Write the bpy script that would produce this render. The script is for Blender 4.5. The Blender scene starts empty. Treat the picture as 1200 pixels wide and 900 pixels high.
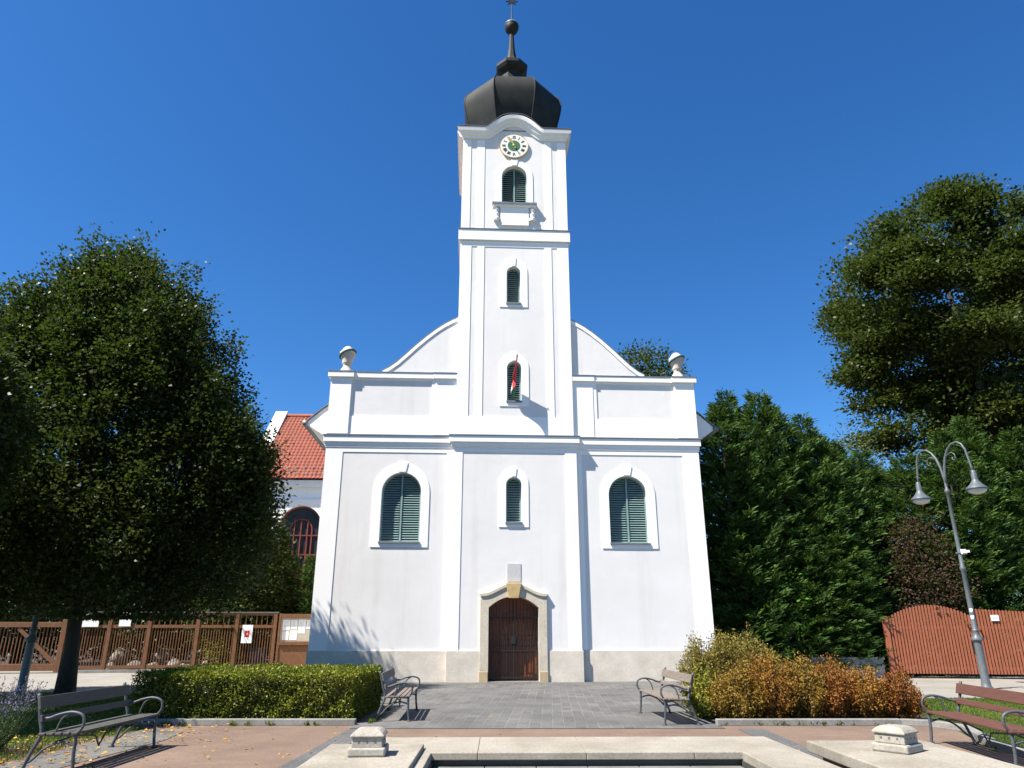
import bpy, bmesh, math, random
import numpy as np
from mathutils import Vector, Matrix
from mathutils.geometry import tessellate_polygon
R = math.radians
random.seed(7)
C = bpy.context.scene
col = C.collection

# ------------------------------------------------------------------ camera, sky, sun, exposure
cd = bpy.data.cameras.new('camera'); cam = bpy.data.objects.new('camera', cd); col.objects.link(cam)
cd.sensor_width = 36; cd.lens = 24.96; cd.clip_end = 2000; cd.clip_start = 0.05
cam.location = (0, 0, 1.65); cam.rotation_euler = (R(90) + math.atan(.346), 0, 0)
C.camera = cam
SUN = Vector((.98, .56, -1.6)).normalized()          # direction the light travels
elev = math.asin(-SUN.z); azim = math.atan2(-SUN.x, -SUN.y)
w = bpy.data.worlds.new('World'); C.world = w; w.use_nodes = True
nt = w.node_tree
sky = nt.nodes.new('ShaderNodeTexSky'); sky.sky_type = 'NISHITA'; sky.sun_disc = False
sky.sun_elevation = elev; sky.sun_rotation = azim
sky.altitude = 200; sky.air_density = 1.0; sky.dust_density = 0.35; sky.ozone_density = 3.0
hs = nt.nodes.new('ShaderNodeHueSaturation'); hs.inputs['Saturation'].default_value = 1.25; hs.inputs['Hue'].default_value = .5
nt.links.new(sky.outputs[0], hs.inputs['Color'])
tint = nt.nodes.new('ShaderNodeMix'); tint.data_type = 'RGBA'; tint.blend_type = 'MULTIPLY'; tint.inputs['Factor'].default_value = 1
tint.inputs[7].default_value = (.58, .82, 1.02, 1); nt.links.new(hs.outputs[0], tint.inputs[6]); nt.links.new(tint.outputs[2], nt.nodes['Background'].inputs[0])
nt.nodes['Background'].inputs[1].default_value = 0.070
sl = bpy.data.lights.new('sun', 'SUN'); sl.energy = 5.0; sl.angle = R(.5); sl.color = (1, .94, .85)
so = bpy.data.objects.new('sun', sl); col.objects.link(so)
so.rotation_euler = SUN.to_track_quat('-Z', 'Y').to_euler()
vs = C.view_settings; vs.view_transform = 'Standard'; vs.look = 'None'; vs.gamma = 1; vs.exposure = 1.3; vs.use_curve_mapping = False

# ------------------------------------------------------------------ materials
def newmat(name):
    m = bpy.data.materials.new(name); m.use_nodes = True
    return m, m.node_tree, m.node_tree.nodes['Principled BSDF']
def N(nt, t, **k):
    n = nt.nodes.new(t)
    for a, b in k.items():
        if hasattr(n, a): setattr(n, a, b)
        else: n.inputs[a].default_value = b
    return n
def ramp(nt, fac, stops):
    r = nt.nodes.new('ShaderNodeValToRGB'); e = r.color_ramp.elements
    while len(e) < len(stops): e.new(.5)
    for el, (p, c) in zip(e, stops): el.position = p; el.color = (*c, 1)
    nt.links.new(fac, r.inputs[0]); return r.outputs[0]
def coords(nt, scale=(1, 1, 1), kind='Object'):
    tc = nt.nodes.new('ShaderNodeTexCoord'); mp = nt.nodes.new('ShaderNodeMapping')
    mp.inputs['Scale'].default_value = scale
    nt.links.new(tc.outputs[kind], mp.inputs[0]); return mp.outputs[0]
def noise(nt, vec, scale, detail=6, rough=.6):
    n = N(nt, 'ShaderNodeTexNoise', Scale=scale, Detail=detail, Roughness=rough)
    nt.links.new(vec, n.inputs['Vector']); return n.outputs['Fac']
def bump(nt, h, bsdf, strength, dist):
    b = N(nt, 'ShaderNodeBump', Strength=strength, Distance=dist)
    nt.links.new(h, b.inputs['Height']); nt.links.new(b.outputs[0], bsdf.inputs['Normal']); return b
def mixc(nt, fac, a, b, mode='MIX'):
    m = nt.nodes.new('ShaderNodeMix'); m.data_type = 'RGBA'; m.blend_type = mode
    for s, v in ((m.inputs['Factor'], fac), (m.inputs[6], a), (m.inputs[7], b)):
        if hasattr(v, 'is_linked'): nt.links.new(v, s)
        else: s.default_value = v if not isinstance(v, tuple) else (*v, 1)
    return m.outputs[2]
def simple(name, c1, c2=None, scale=4, rough=.7, metal=0, b=.15, bd=.004, bscale=40, stretch=(1, 1, 1), spec=.4, speck=0):
    m, nt, p = newmat(name)
    c2 = c2 or tuple(x * .75 for x in c1)
    v = coords(nt, stretch)
    f = noise(nt, v, scale)
    cc = ramp(nt, f, [(.3, c2), (.7, c1)])
    if speck:
        sp1 = ramp(nt, noise(nt, v, 34, 3), [(.32, (1 - speck,) * 3), (.62, (1 + speck * .25,) * 3)])
        sp2 = ramp(nt, noise(nt, v, .9, 7, .7), [(.34, (1 - speck * .9, 1 - speck * .95, 1 - speck * 1.1)), (.56, (1, 1, 1))])
        cc = mixc(nt, 1., mixc(nt, 1., cc, sp1, 'MULTIPLY'), sp2, 'MULTIPLY')
    nt.links.new(cc, p.inputs['Base Color'])
    p.inputs['Roughness'].default_value = rough; p.inputs['Metallic'].default_value = metal
    p.inputs['Specular IOR Level'].default_value = spec
    if b: bump(nt, noise(nt, v, bscale, 4), p, b, bd)
    return m
def plaster(name, c, stain=.06, grain=.25):
    m, nt, p = newmat(name)
    v = coords(nt); vst = coords(nt, (1.6, 1.6, .12))
    f = noise(nt, v, .55, 5); g = noise(nt, vst, 1.2, 4)
    c2 = tuple(x * (1 - stain) for x in c)
    a = ramp(nt, f, [(.35, c2), (.65, c)])
    st = ramp(nt, g, [(.55, (1, 1, 1)), (.8, (1 - stain * 1.5, 1 - stain * 1.6, 1 - stain * 1.9))])
    nt.links.new(mixc(nt, 1.0, a, st, 'MULTIPLY'), p.inputs['Base Color'])
    p.inputs['Roughness'].default_value = .9; p.inputs['Specular IOR Level'].default_value = .15
    h1 = noise(nt, v, 55, 3); h2 = noise(nt, v, 3.2, 3)
    ma = N(nt, 'ShaderNodeMath', operation='MULTIPLY_ADD'); nt.links.new(h2, ma.inputs[0]); ma.inputs[1].default_value = 1.6; nt.links.new(h1, ma.inputs[2])
    bump(nt, ma.outputs[0], p, grain, .008)
    return m
def foliage(name, stops, trans=.3, rough=.45, tcol=(.12, .2, .02)):
    m, nt, p = newmat(name)
    at = nt.nodes.new('ShaderNodeAttribute'); at.attribute_name = 'leafvar'
    c = ramp(nt, at.outputs['Fac'], stops)
    nt.links.new(c, p.inputs['Base Color']); p.inputs['Roughness'].default_value = rough
    p.inputs['Specular IOR Level'].default_value = .16
    t = nt.nodes.new('ShaderNodeBsdfTranslucent'); nt.links.new(mixc(nt, .55, c, tcol), t.inputs[0])
    mx = nt.nodes.new('ShaderNodeMixShader'); mx.inputs[0].default_value = trans
    nt.links.new(p.outputs[0], mx.inputs[1]); nt.links.new(t.outputs[0], mx.inputs[2])
    nt.links.new(mx.outputs[0], nt.nodes['Material Output'].inputs[0])
    return m
def paving(name, c1, c2, mortar, bw, bh, ms, rot=0, rough=.85, bstr=.5, offset=.5, wear=.25, fade=.75):
    m, nt, p = newmat(name)
    tc = nt.nodes.new('ShaderNodeTexCoord'); mp = nt.nodes.new('ShaderNodeMapping')
    mp.inputs['Rotation'].default_value = (0, 0, rot); nt.links.new(tc.outputs['Object'], mp.inputs[0]); v = mp.outputs[0]
    nd = N(nt, 'ShaderNodeTexNoise', Scale=2.5); nt.links.new(v, nd.inputs['Vector'])
    vm = N(nt, 'ShaderNodeVectorMath', operation='MULTIPLY_ADD'); nt.links.new(nd.outputs['Color'], vm.inputs[0]); vm.inputs[1].default_value = (.03, .03, 0); nt.links.new(v, vm.inputs[2])
    br = nt.nodes.new('ShaderNodeTexBrick'); br.offset = offset
    nt.links.new(vm.outputs[0], br.inputs['Vector'])
    for k, x in (('Scale', 1), ('Mortar Size', ms), ('Mortar Smooth', .3), ('Brick Width', bw), ('Row Height', bh), ('Bias', 0.)): br.inputs[k].default_value = x
    br.inputs['Color1'].default_value = (*c1, 1); br.inputs['Color2'].default_value = (*c2, 1); br.inputs['Mortar'].default_value = (*mortar, 1)
    f = noise(nt, v, .8, 6); g = noise(nt, v, 22, 4)
    a = ramp(nt, f, [(.3, (1 - wear,) * 3), (.7, (1 + wear * .4,) * 3)])
    a2 = ramp(nt, g, [(.3, (.82,) * 3), (.7, (1.1,) * 3)])
    fm = ramp(nt, noise(nt, v, .45, 4), [(.42, (fade, fade, fade)), (.62, (0, 0, 0))])
    avg = tuple((p_ + q_) / 2 for p_, q_ in zip(c1, c2))
    bc = mixc(nt, fm, br.outputs['Color'], avg)
    c = mixc(nt, 1., mixc(nt, 1., bc, a, 'MULTIPLY'), a2, 'MULTIPLY')
    nt.links.new(c, p.inputs['Base Color']); p.inputs['Roughness'].default_value = rough; p.inputs['Specular IOR Level'].default_value = .25
    sb = N(nt, 'ShaderNodeMath', operation='MULTIPLY_ADD'); nt.links.new(g, sb.inputs[0]); sb.inputs[1].default_value = .35
    inv = N(nt, 'ShaderNodeMath', operation='SUBTRACT'); inv.inputs[0].default_value = 1; nt.links.new(br.outputs['Fac'], inv.inputs[1]); nt.links.new(inv.outputs[0], sb.inputs[2])
    bump(nt, sb.outputs[0], p, bstr, .012)
    return m

M = {}
M['white'] = plaster('white_plaster', (.86, .845, .825), .03, .12)
M['grey_plaster'] = plaster('pale_grey_plaster', (.72, .70, .678), .07, .3)
M['plinth'] = simple('cream_limestone', (.66, .60, .51), (.55, .49, .41), 2.2, .85, b=.3, bd=.006, bscale=25, speck=0.14)
M['stone'] = simple('door_stone', (.62, .55, .43), (.50, .44, .35), 3, .85, b=.3, bd=.006, bscale=30, speck=0.2)
M['ochre'] = simple('ochre_sandstone', (.52, .38, .18), (.40, .285, .135), 5, .85, b=.3)
M['baseblock'] = simple('tan_sandstone', (.46, .36, .21), (.36, .28, .17), 5, .85, b=.3)
M['plaque'] = simple('grey_plaque', (.52, .51, .50), (.42, .42, .42), 12, .7)
M['flash'] = simple('zinc_flashing', (.22, .23, .24), (.16, .17, .18), 3, .5, .5)
M['dome'] = simple('dark_sheet_metal', (.024, .026, .023), (.011, .012, .011), 1.6, .62, .0, b=.2, bd=.02, bscale=2.2, spec=.22)
M['roofgrey'] = simple('grey_roof_sheet', (.12, .115, .105), (.08, .078, .072), 3, .6)
M['shutter'] = simple('green_shutter_paint', (.21, .32, .305), (.16, .255, .245), 8, .5)
M['dark'] = simple('dark_interior', (.012, .014, .014), (.008, .008, .009), 4, .9, b=0)
M['door'] = simple('varnished_wood', (.27, .075, .022), (.17, .045, .014), 3, .42, stretch=(14, 14, 1), b=.3, bscale=8)
M['iron'] = simple('black_iron', (.02, .02, .022), (.012, .012, .013), 30, .5)
M['castiron'] = simple('grey_cast_iron', (.075, .085, .095), (.045, .052, .058), 14, .5, b=.25, bscale=60)
M['lamp'] = simple('grey_lamp_paint', (.10, .115, .125), (.075, .085, .095), 9, .45)
M['glass'] = simple('frosted_glass', (.6, .6, .58), (.55, .55, .54), 4, .25, b=0)
M['slatgrey'] = simple('weathered_bench_wood', (.20, .165, .135), (.11, .09, .075), 4, .75, stretch=(1, 14, 14), b=.5, bscale=14)
M['slatshade'] = simple('shaded_bench_wood', (.085, .082, .070), (.05, .048, .042), 4, .7, stretch=(1, 14, 14), b=.5, bscale=14)  # bench wood with the shade on the left bench put into its colour
M['slatbrown'] = simple('red_brown_bench_wood', (.115, .048, .032), (.07, .03, .022), 4, .6, stretch=(1, 14, 14), b=.4, bscale=14)
M['fence'] = simple('brown_fence_wood', (.175, .078, .03), (.10, .042, .017), 3, .65, stretch=(6, 6, 1.5), b=.3)
M['gate'] = simple('red_brown_gate_paint', (.30, .095, .045), (.215, .066, .033), 3, .6, stretch=(6, 6, 1), b=.3)
M['urn'] = simple('weathered_urn_stone', (.62, .57, .50), (.44, .40, .34), 6, .9, b=.4, bd=.01, speck=0.24)
M['patina'] = simple('green_patina', (.05, .11, .08), (.03, .07, .05), 9, .7)
M['rim'] = simple('basin_limestone', (.32, .292, .242), (.25, .225, .18), 1.6, .75, b=.25, bd=.006, bscale=28, speck=0.24)
M['cap'] = simple('carved_white_stone', (.36, .335, .285), (.28, .255, .215), 3, .8, b=.25, bd=.005, bscale=30, speck=0.24)
M['darkstone'] = simple('dark_lining', (.07, .068, .055), (.035, .036, .03), 2.5, .6, b=.3, bd=.006, bscale=14)  # inner basin wall, darker than the ledge and rim
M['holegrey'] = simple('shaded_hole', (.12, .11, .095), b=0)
M['basin'] = simple('basin_lining', (.20, .20, .185), (.135, .135, .125), 1.7, .6, b=.3, bd=.006, bscale=14, speck=0.24)
M['bark'] = simple('bark', (.055, .045, .036), (.025, .02, .016), 7, .9, stretch=(3, 3, .6), b=.9, bd=.03, bscale=10)
M['soil'] = simple('soil', (.06, .045, .03), (.03, .022, .016), 5, .95, b=.8, bd=.03, bscale=12)
M['kerb'] = simple('concrete_kerb', (.27, .26, .24), (.19, .185, .17), 4, .85, b=.4, bd=.008, bscale=30, speck=0.24)
M['pathc'] = simple('pale_concrete', (.27, .25, .22), (.21, .195, .17), .8, .9, b=.3, bd=.008, bscale=30, speck=0.16)
M['asphalt'] = simple('worn_asphalt', (.15, .145, .135), (.09, .088, .082), 1.3, .9, b=.6, bd=.01, bscale=60, speck=0.24)
M['wallstone'] = simple('grey_render', (.40, .40, .40), (.30, .30, .30), 1.5, .9, b=.3, speck=0.24)
M['paper'] = simple('paper', (.78, .78, .77), (.72, .72, .72), 6, .7, b=0)
M['cork'] = simple('board_backing', (.42, .38, .30), (.36, .32, .26), 6, .8)
M['print'] = simple('printed_grey', (.35, .38, .42), (.5, .52, .55), 60, .7, b=0)
M['red'] = simple('red_paint', (.50, .03, .03), (.42, .025, .025), 6, .6, b=0)
M['flagred'] = simple('red_cloth', (.55, .035, .03), (.48, .03, .025), 6, .8, b=0)
M['flagwhite'] = simple('white_cloth', (.78, .78, .78), (.7, .7, .7), 6, .8, b=0)
M['flaggreen'] = simple('green_cloth', (.03, .18, .08), (.025, .15, .065), 6, .8, b=0)
M['clockface'] = simple('clock_cream', (.78, .75, .67), (.72, .69, .60), 6, .6, b=0)
M['clockgreen'] = simple('clock_green', (.035, .15, .06), (.03, .12, .05), 6, .6, b=0)
M['gold'] = simple('gilded_metal', (.75, .55, .22), (.65, .46, .18), 6, .35, .6, b=0)
M['maroon'] = simple('red_brown_window_paint', (.20, .045, .03), (.15, .035, .025), 6, .5)
M['pane'] = simple('dark_window_pane', (.03, .035, .04), (.02, .022, .025), 2, .3, b=0, spec=.25)
M['rock'] = simple('pale_rock', (.22, .20, .17), (.12, .11, .09), 3, .9, b=.6, bd=.03, bscale=8)
M['bluebin'] = simple('blue_plastic', (.02, .05, .10), (.015, .04, .08), 4, .5, b=0)
M['bricks'] = paving('red_block_paving', (.195, .135, .10), (.155, .108, .082), (.125, .10, .08), .21, .105, .006, R(3), bstr=.4, wear=.24)
M['plaza'] = paving('grey_granite_setts', (.140, .137, .130), (.088, .088, .087), (.175, .17, .155), .42, .21, .011, R(93), bstr=.6, wear=.32)
M['darkband'] = paving('dark_sett_band', (.11, .11, .11), (.08, .08, .082), (.17, .165, .15), .2, .1, .01, R(0), bstr=.4)
# water: real dielectric surface
m, nt, p = newmat('basin_water'); p.inputs['Base Color'].default_value = (.55, .62, .6, 1); p.inputs['Roughness'].default_value = .04
p.inputs['IOR'].default_value = 1.33; p.inputs['Transmission Weight'].default_value = .95
v = coords(nt); bump(nt, noise(nt, v, 5, 3), p, .12, .02); M['water'] = m
# roof tiles
m, nt, p = newmat('red_roof_tiles')
v = coords(nt); f = noise(nt, v, 4.5, 3); g = noise(nt, v, 30, 2)
nt.links.new(ramp(nt, f, [(.3, (.145, .030, .013)), (.7, (.245, .055, .023))]), p.inputs['Base Color']); p.inputs['Roughness'].default_value = .7
bump(nt, g, p, .2, .01); M['tiles'] = m
# lawn soil under blades
M['lawn'] = simple('turf', (.055, .085, .018), (.035, .055, .014), 3, .95, b=.7, bd=.03, bscale=40)
M['ground'] = simple('dry_ground', (.16, .145, .105), (.09, .09, .05), .6, .95, b=.5, bd=.03, bscale=9)
# plants
M['linden'] = foliage('linden_leaves', [(0, (.014, .024, .006)), (.5, (.030, .041, .009)), (.82, (.06, .07, .015)), (1, (.12, .085, .02))], .22)
M['bigleaf'] = foliage('hornbeam_leaves', [(0, (.018, .030, .007)), (.5, (.040, .054, .011)), (.88, (.095, .098, .018)), (1, (.14, .10, .025))], .22)
M['conifer'] = foliage('conifer_sprays', [(0, (.012, .034, .008)), (.5, (.032, .074, .014)), (1, (.09, .145, .026))], .18, .6)
M['palecon'] = foliage('pale_tree_leaves', [(0, (.09, .11, .05)), (1, (.2, .22, .11))], .3, .6)
M['brownleaf'] = foliage('dry_brown_leaves', [(0, (.03, .018, .012)), (1, (.08, .045, .028))], .2, .7)
M['hedge'] = foliage('box_hedge_leaves', [(0, (.045, .06, .008)), (.5, (.15, .168, .017)), (1, (.29, .275, .035))], .25, .4)
M['orange'] = foliage('orange_shrub_leaves', [(0, (.10, .05, .012)), (.45, (.24, .115, .02)), (.8, (.34, .17, .03)), (1, (.30, .24, .05))], .25, .6, (.3, .15, .02))
M['rust'] = foliage('rusty_shrub_leaves', [(0, (.09, .035, .012)), (.45, (.20, .075, .018)), (.8, (.30, .13, .03)), (1, (.24, .2, .05))], .25, .6, (.3, .12, .02))
M['amber'] = foliage('amber_shrub_leaves', [(0, (.08, .05, .012)), (.45, (.22, .135, .025)), (.8, (.30, .20, .035)), (1, (.26, .27, .06))], .25, .6, (.28, .2, .02))
M['yellowgreen'] = foliage('yellow_green_leaves', [(0, (.10, .11, .015)), (.5, (.22, .22, .03)), (1, (.40, .38, .07))], .25, .5)
M['olive'] = foliage('olive_shrub_leaves', [(0, (.09, .075, .018)), (.5, (.19, .15, .032)), (1, (.30, .27, .06))], .25, .6, (.25, .2, .03))
M['fresh'] = foliage('fresh_leaves', [(0, (.05, .14, .012)), (1, (.11, .26, .03))], .35)
M['grass'] = foliage('grass_blades', [(0, (.05, .085, .012)), (.6, (.10, .15, .02)), (1, (.17, .19, .04))], .3, .6)
M['fallen'] = foliage('fallen_leaves', [(0, (.32, .16, .03)), (.6, (.50, .32, .05)), (1, (.42, .14, .03))], .15, .7)
M['lavender'] = foliage('lavender_flowers', [(0, (.10, .09, .17)), (1, (.20, .17, .30))], .2, .8)
M['lavleaf'] = foliage('lavender_leaves', [(0, (.04, .07, .03)), (1, (.10, .15, .06))], .2, .8)

# ------------------------------------------------------------------ mesh helpers
def tag(o, label=None, cat=None, group=None, kind=None):
    for k, x in (('label', label), ('category', cat), ('group', group), ('kind', kind)):
        if x: o[k] = x
    return o
def empty(name, loc=(0, 0, 0), rz=0, label=None, cat=None, group=None):
    o = bpy.data.objects.new(name, None); col.objects.link(o); o.location = loc; o.rotation_euler = (0, 0, rz)
    o.empty_display_size = .2
    return tag(o, label, cat, group)
class MB:
    def __init__(s): s.v = []; s.f = []; s.m = []; s.mi = 0
    def add(s, vs, fs):
        b = len(s.v); s.v += [tuple(x) for x in vs]
        for f in fs: s.f.append(tuple(b + i for i in f)); s.m.append(s.mi)
    def box(s, x0, x1, y0, y1, z0, z1):
        s.add([(x, y, z) for z in (z0, z1) for y in (y0, y1) for x in (x0, x1)],
              [(0, 2, 3, 1), (4, 5, 7, 6), (0, 1, 5, 4), (2, 6, 7, 3), (0, 4, 6, 2), (1, 3, 7, 5)]); return s
    def obox(s, c, size, rot):
        c = Vector(c); h = [x / 2 for x in size]
        s.add([c + rot @ Vector((x * h[0], y * h[1], z * h[2])) for z in (-1, 1) for y in (-1, 1) for x in (-1, 1)],
              [(0, 2, 3, 1), (4, 5, 7, 6), (0, 1, 5, 4), (2, 6, 7, 3), (0, 4, 6, 2), (1, 3, 7, 5)]); return s
    def bar(s, a, b, w, d, up=(0, 0, 1)):
        a = Vector(a); b = Vector(b); dz = (b - a); L = dz.length; dz.normalize()
        up = Vector(up)
        if abs(dz.dot(up)) > .99: up = Vector((0, 1, 0))
        x = up.cross(dz).normalized(); y = dz.cross(x)
        rot = Matrix((x, y, dz)).transposed()
        return s.obox((a + b) / 2, (w, d, L), rot)
    def tube(s, pts, rad, n=8, cap=True):
        pts = [Vector(p) for p in pts]
        if not hasattr(rad, '__len__'): rad = [rad] * len(pts)
        vs = []; prev = None
        for i, p in enumerate(pts):
            t = (pts[min(i + 1, len(pts) - 1)] - pts[max(i - 1, 0)]).normalized()
            if prev is None: x = t.orthogonal().normalized()
            else:
                x = prev - t * prev.dot(t)
                x = x.normalized() if x.length > 1e-6 else t.orthogonal().normalized()
            prev = x; y = t.cross(x)
            for k in range(n):
                a = 2 * math.pi * k / n; vs.append(p + (x * math.cos(a) + y * math.sin(a)) * rad[i])
        fs = [(i * n + k, i * n + (k + 1) % n, (i + 1) * n + (k + 1) % n, (i + 1) * n + k) for i in range(len(pts) - 1) for k in range(n)]
        if cap: fs += [tuple(range(n))[::-1], tuple((len(pts) - 1) * n + k for k in range(n))]
        s.add(vs, fs); return s
    def lathe(s, prof, n=16, c=(0, 0, 0), phase=0, apothem=False, cap=True):
        k = 1 / math.cos(math.pi / n) if apothem else 1
        vs = [(c[0] + r * k * math.cos(2 * math.pi * j / n + phase), c[1] + r * k * math.sin(2 * math.pi * j / n + phase), c[2] + z) for r, z in prof for j in range(n)]
        fs = [(i * n + j, i * n + (j + 1) % n, (i + 1) * n + (j + 1) % n, (i + 1) * n + j) for i in range(len(prof) - 1) for j in range(n)]
        if cap: fs += [tuple(range(n))[::-1], tuple((len(prof) - 1) * n + j for j in range(n))]
        s.add(vs, fs); return s
    def prism(s, loops, y0, y1):            # loops of (x, z): outer first, then holes; y0 front, y1 back
        flat = [p for l in loops for p in l]
        tris = tessellate_polygon([[Vector((x, z, 0)) for x, z in l] for l in loops])
        n = len(flat)
        vs = [(x, y0, z) for x, z in flat] + [(x, y1, z) for x, z in flat]
        fs = [t for t in tris] + [tuple(i + n for i in t[::-1]) for t in tris]
        o = 0
        for l in loops:
            k = len(l)
            fs += [(o + i, o + (i + 1) % k, n + o + (i + 1) % k, n + o + i) for i in range(k)]; o += k
        s.add(vs, fs); return s
    def build(s, name, mats, parent=None, smooth=False, bevel=0, loc=None, recalc=True):
        me = bpy.data.meshes.new(name); me.from_pydata(s.v, [], s.f)
        if not isinstance(mats, (list, tuple)): mats = [mats]
        for m in mats: me.materials.append(m)
        me.polygons.foreach_set('material_index', s.m)
        if recalc:
            bm = bmesh.new(); bm.from_mesh(me); bmesh.ops.recalc_face_normals(bm, faces=bm.faces); bm.to_mesh(me); bm.free()
        if smooth: me.polygons.foreach_set('use_smooth', [True] * len(me.polygons))
        o = bpy.data.objects.new(name, me); col.objects.link(o)
        if parent: o.parent = parent
        if loc: o.location = loc
        if bevel:
            b = o.modifiers.new('bevel', 'BEVEL'); b.width = bevel; b.segments = 2; b.limit_method = 'ANGLE'; b.angle_limit = R(40)
        return o
def kids(o): return [c for c in bpy.data.objects if c.parent == o]
def copy_tree(o, parent=None):
    c = o.copy(); col.objects.link(c)
    if parent: c.parent = parent
    for ch in kids(o): copy_tree(ch, c)
    return c
def arch(cx, hw, z0, zt, n=18, rise=None):
    rise = hw if rise is None else rise; zs = zt - rise
    return [(cx - hw, z0), (cx + hw, z0)] + [(cx + hw * math.cos(math.pi * i / n), zs + rise * math.sin(math.pi * i / n)) for i in range(n + 1)]
def rect(x0, x1, z0, z1): return [(x0, z0), (x1, z0), (x1, z1), (x0, z1)]
def sheet(name, pts, z, mat, kind='structure'):
    me = bpy.data.meshes.new(name); me.from_pydata([(x, y, z) for x, y in pts], [], [tuple(range(len(pts)))]); me.materials.append(mat)
    o = bpy.data.objects.new(name, me); col.objects.link(o); o['kind'] = kind; return o

def unit(a): return a / np.maximum(np.linalg.norm(a, axis=1, keepdims=True), 1e-9)
def leaf_mesh(name, P, D, Nn, L, W, var, mat, parent=None, wide=.45):
    n = len(P); D = unit(D); S = unit(np.cross(D, Nn)); U = np.cross(S, D)
    L = np.broadcast_to(np.asarray(L, float).reshape(-1, 1), (n, 1)); W = np.broadcast_to(np.asarray(W, float).reshape(-1, 1), (n, 1))
    V = np.empty((n, 4, 3), np.float32)
    V[:, 0] = P; V[:, 2] = P + D * L - U * L * .12
    mid = P + D * L * wide + U * L * .06
    V[:, 1] = mid + S * W * .5; V[:, 3] = mid - S * W * .5
    me = bpy.data.meshes.new(name); me.vertices.add(n * 4); me.loops.add(n * 4); me.polygons.add(n)
    me.vertices.foreach_set('co', V.reshape(-1)); me.loops.foreach_set('vertex_index', np.arange(n * 4, dtype=np.int32))
    me.polygons.foreach_set('loop_start', np.arange(n, dtype=np.int32) * 4)
    try: me.polygons.foreach_set('loop_total', np.full(n, 4, np.int32))
    except Exception: pass
    at = me.attributes.new('leafvar', 'FLOAT', 'POINT'); at.data.foreach_set('value', np.repeat(np.clip(var, 0, 1), 4).astype(np.float32))
    me.materials.append(mat); me.update(calc_edges=True); me.validate()
    o = bpy.data.objects.new(name, me); col.objects.link(o)
    if parent: o.parent = parent
    return o
rng = np.random.default_rng(11)
def lumps(d, k, seed, amp):                # smooth pseudo-noise on directions/positions
    r = np.random.default_rng(seed); out = np.zeros(len(d))
    for i in range(7):
        w_ = r.normal(size=3) * k; out += np.sin(d @ w_ + r.uniform(0, 6.28))
    return out * amp / 2.6

# ------------------------------------------------------------------ ground
sheet('ground', [(-300, -120), (300, -120), (300, 400), (-300, 400)], -.004, M['ground'])
sheet('brick_pavement', [(-9.5, -12), (9.5, -12), (9.5, 11.0), (7.9, 13.2), (7.5, 14.2), (-6.2, 14.2), (-6.6, 13.0), (-9.5, 9.0)], .004, M['bricks'])
sheet('plaza_pavement', [(-2.86, 13.75), (3.75, 13.75), (4.05, 25.9), (-2.9, 25.6)], .012, M['plaza'])
sheet('side_pavement', [(-7.2, 18.3), (-2.6, 18.3), (-2.6, 26), (-7.2, 26)], .006, M['asphalt'])
sheet('right_pavement', [(3.75, 20), (9.2, 20.2), (9.2, 27.2), (4.0, 26.2)], .006, M['asphalt'])
sheet('dark_paving_band', [(-2.95, 9.5), (-2.55, 9.5), (-2.4, 13.7), (-2.85, 13.7)], .010, M['darkband'])
sheet('dark_paving_band', [(3.85, 9.0), (4.25, 9.0), (4.4, 13.7), (3.95, 13.7)], .010, M['darkband'])
sheet('bench_footing_pavement', [(-6.55, 9.2), (-5.75, 9.2), (-5.45, 12.4), (-5.6, 13.4), (-6.4, 13.6)], .012, M['asphalt'])
sheet('left_path', [(-34, 19.6), (-13.6, 21.45), (-8.6, 20.6), (-7.3, 22.5), (-7.6, 31.5), (-34, 32.5)], .008, M['pathc'])
sheet('left_lawn', [(-22, 3), (-8, 3), (-6.6, 9.2), (-6.4, 13.7), (-7.2, 14.8), (-7.2, 19.4), (-8.8, 20.3), (-13.6, 21.3), (-34, 19.3)], .003, M['lawn'])
sheet('right_lawn', [(7.0, 6), (22, 5), (26, 19.5), (8.6, 19.3), (8.2, 15.2), (7.6, 13.3), (6.95, 11.4)], .007, M['lawn'])
sheet('right_path', [(9.0, 19.6), (40, 19.8), (40, 29), (9.0, 28)], .004, M['pathc'])
sheet('shrub_bed', [(3.75, 14.3), (7.5, 14.3), (8.3, 15.4), (8.6, 19.3), (3.9, 19)], .009, M['soil'])
sheet('hedge_bed', [(-7.15, 14.35), (-2.9, 14.35), (-2.9, 17.8), (-7.15, 17.8)], .009, M['soil'])
b = MB(); b.box(-6.9, -2.85, 14.2, 14.34, 0, .11); o = b.build('left_kerb', M['kerb'], bevel=.012); o['kind'] = 'structure'
b = MB(); pts = [(3.72, 14.25), (7.1, 14.28), (7.55, 14.1), (7.75, 13.4), (7.05, 11.5), (6.95, 9.0)]
for a, c in zip(pts, pts[1:]):
    ang = math.atan2(c[1] - a[1], c[0] - a[0]); L = math.dist(a, c)
    b.obox(((a[0] + c[0]) / 2, (a[1] + c[1]) / 2, .055), (L - .01, .14, .11), Matrix.Rotation(ang, 3, 'Z'))
o = b.build('right_kerb', M['kerb'], bevel=.012); o['kind'] = 'structure'

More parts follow.
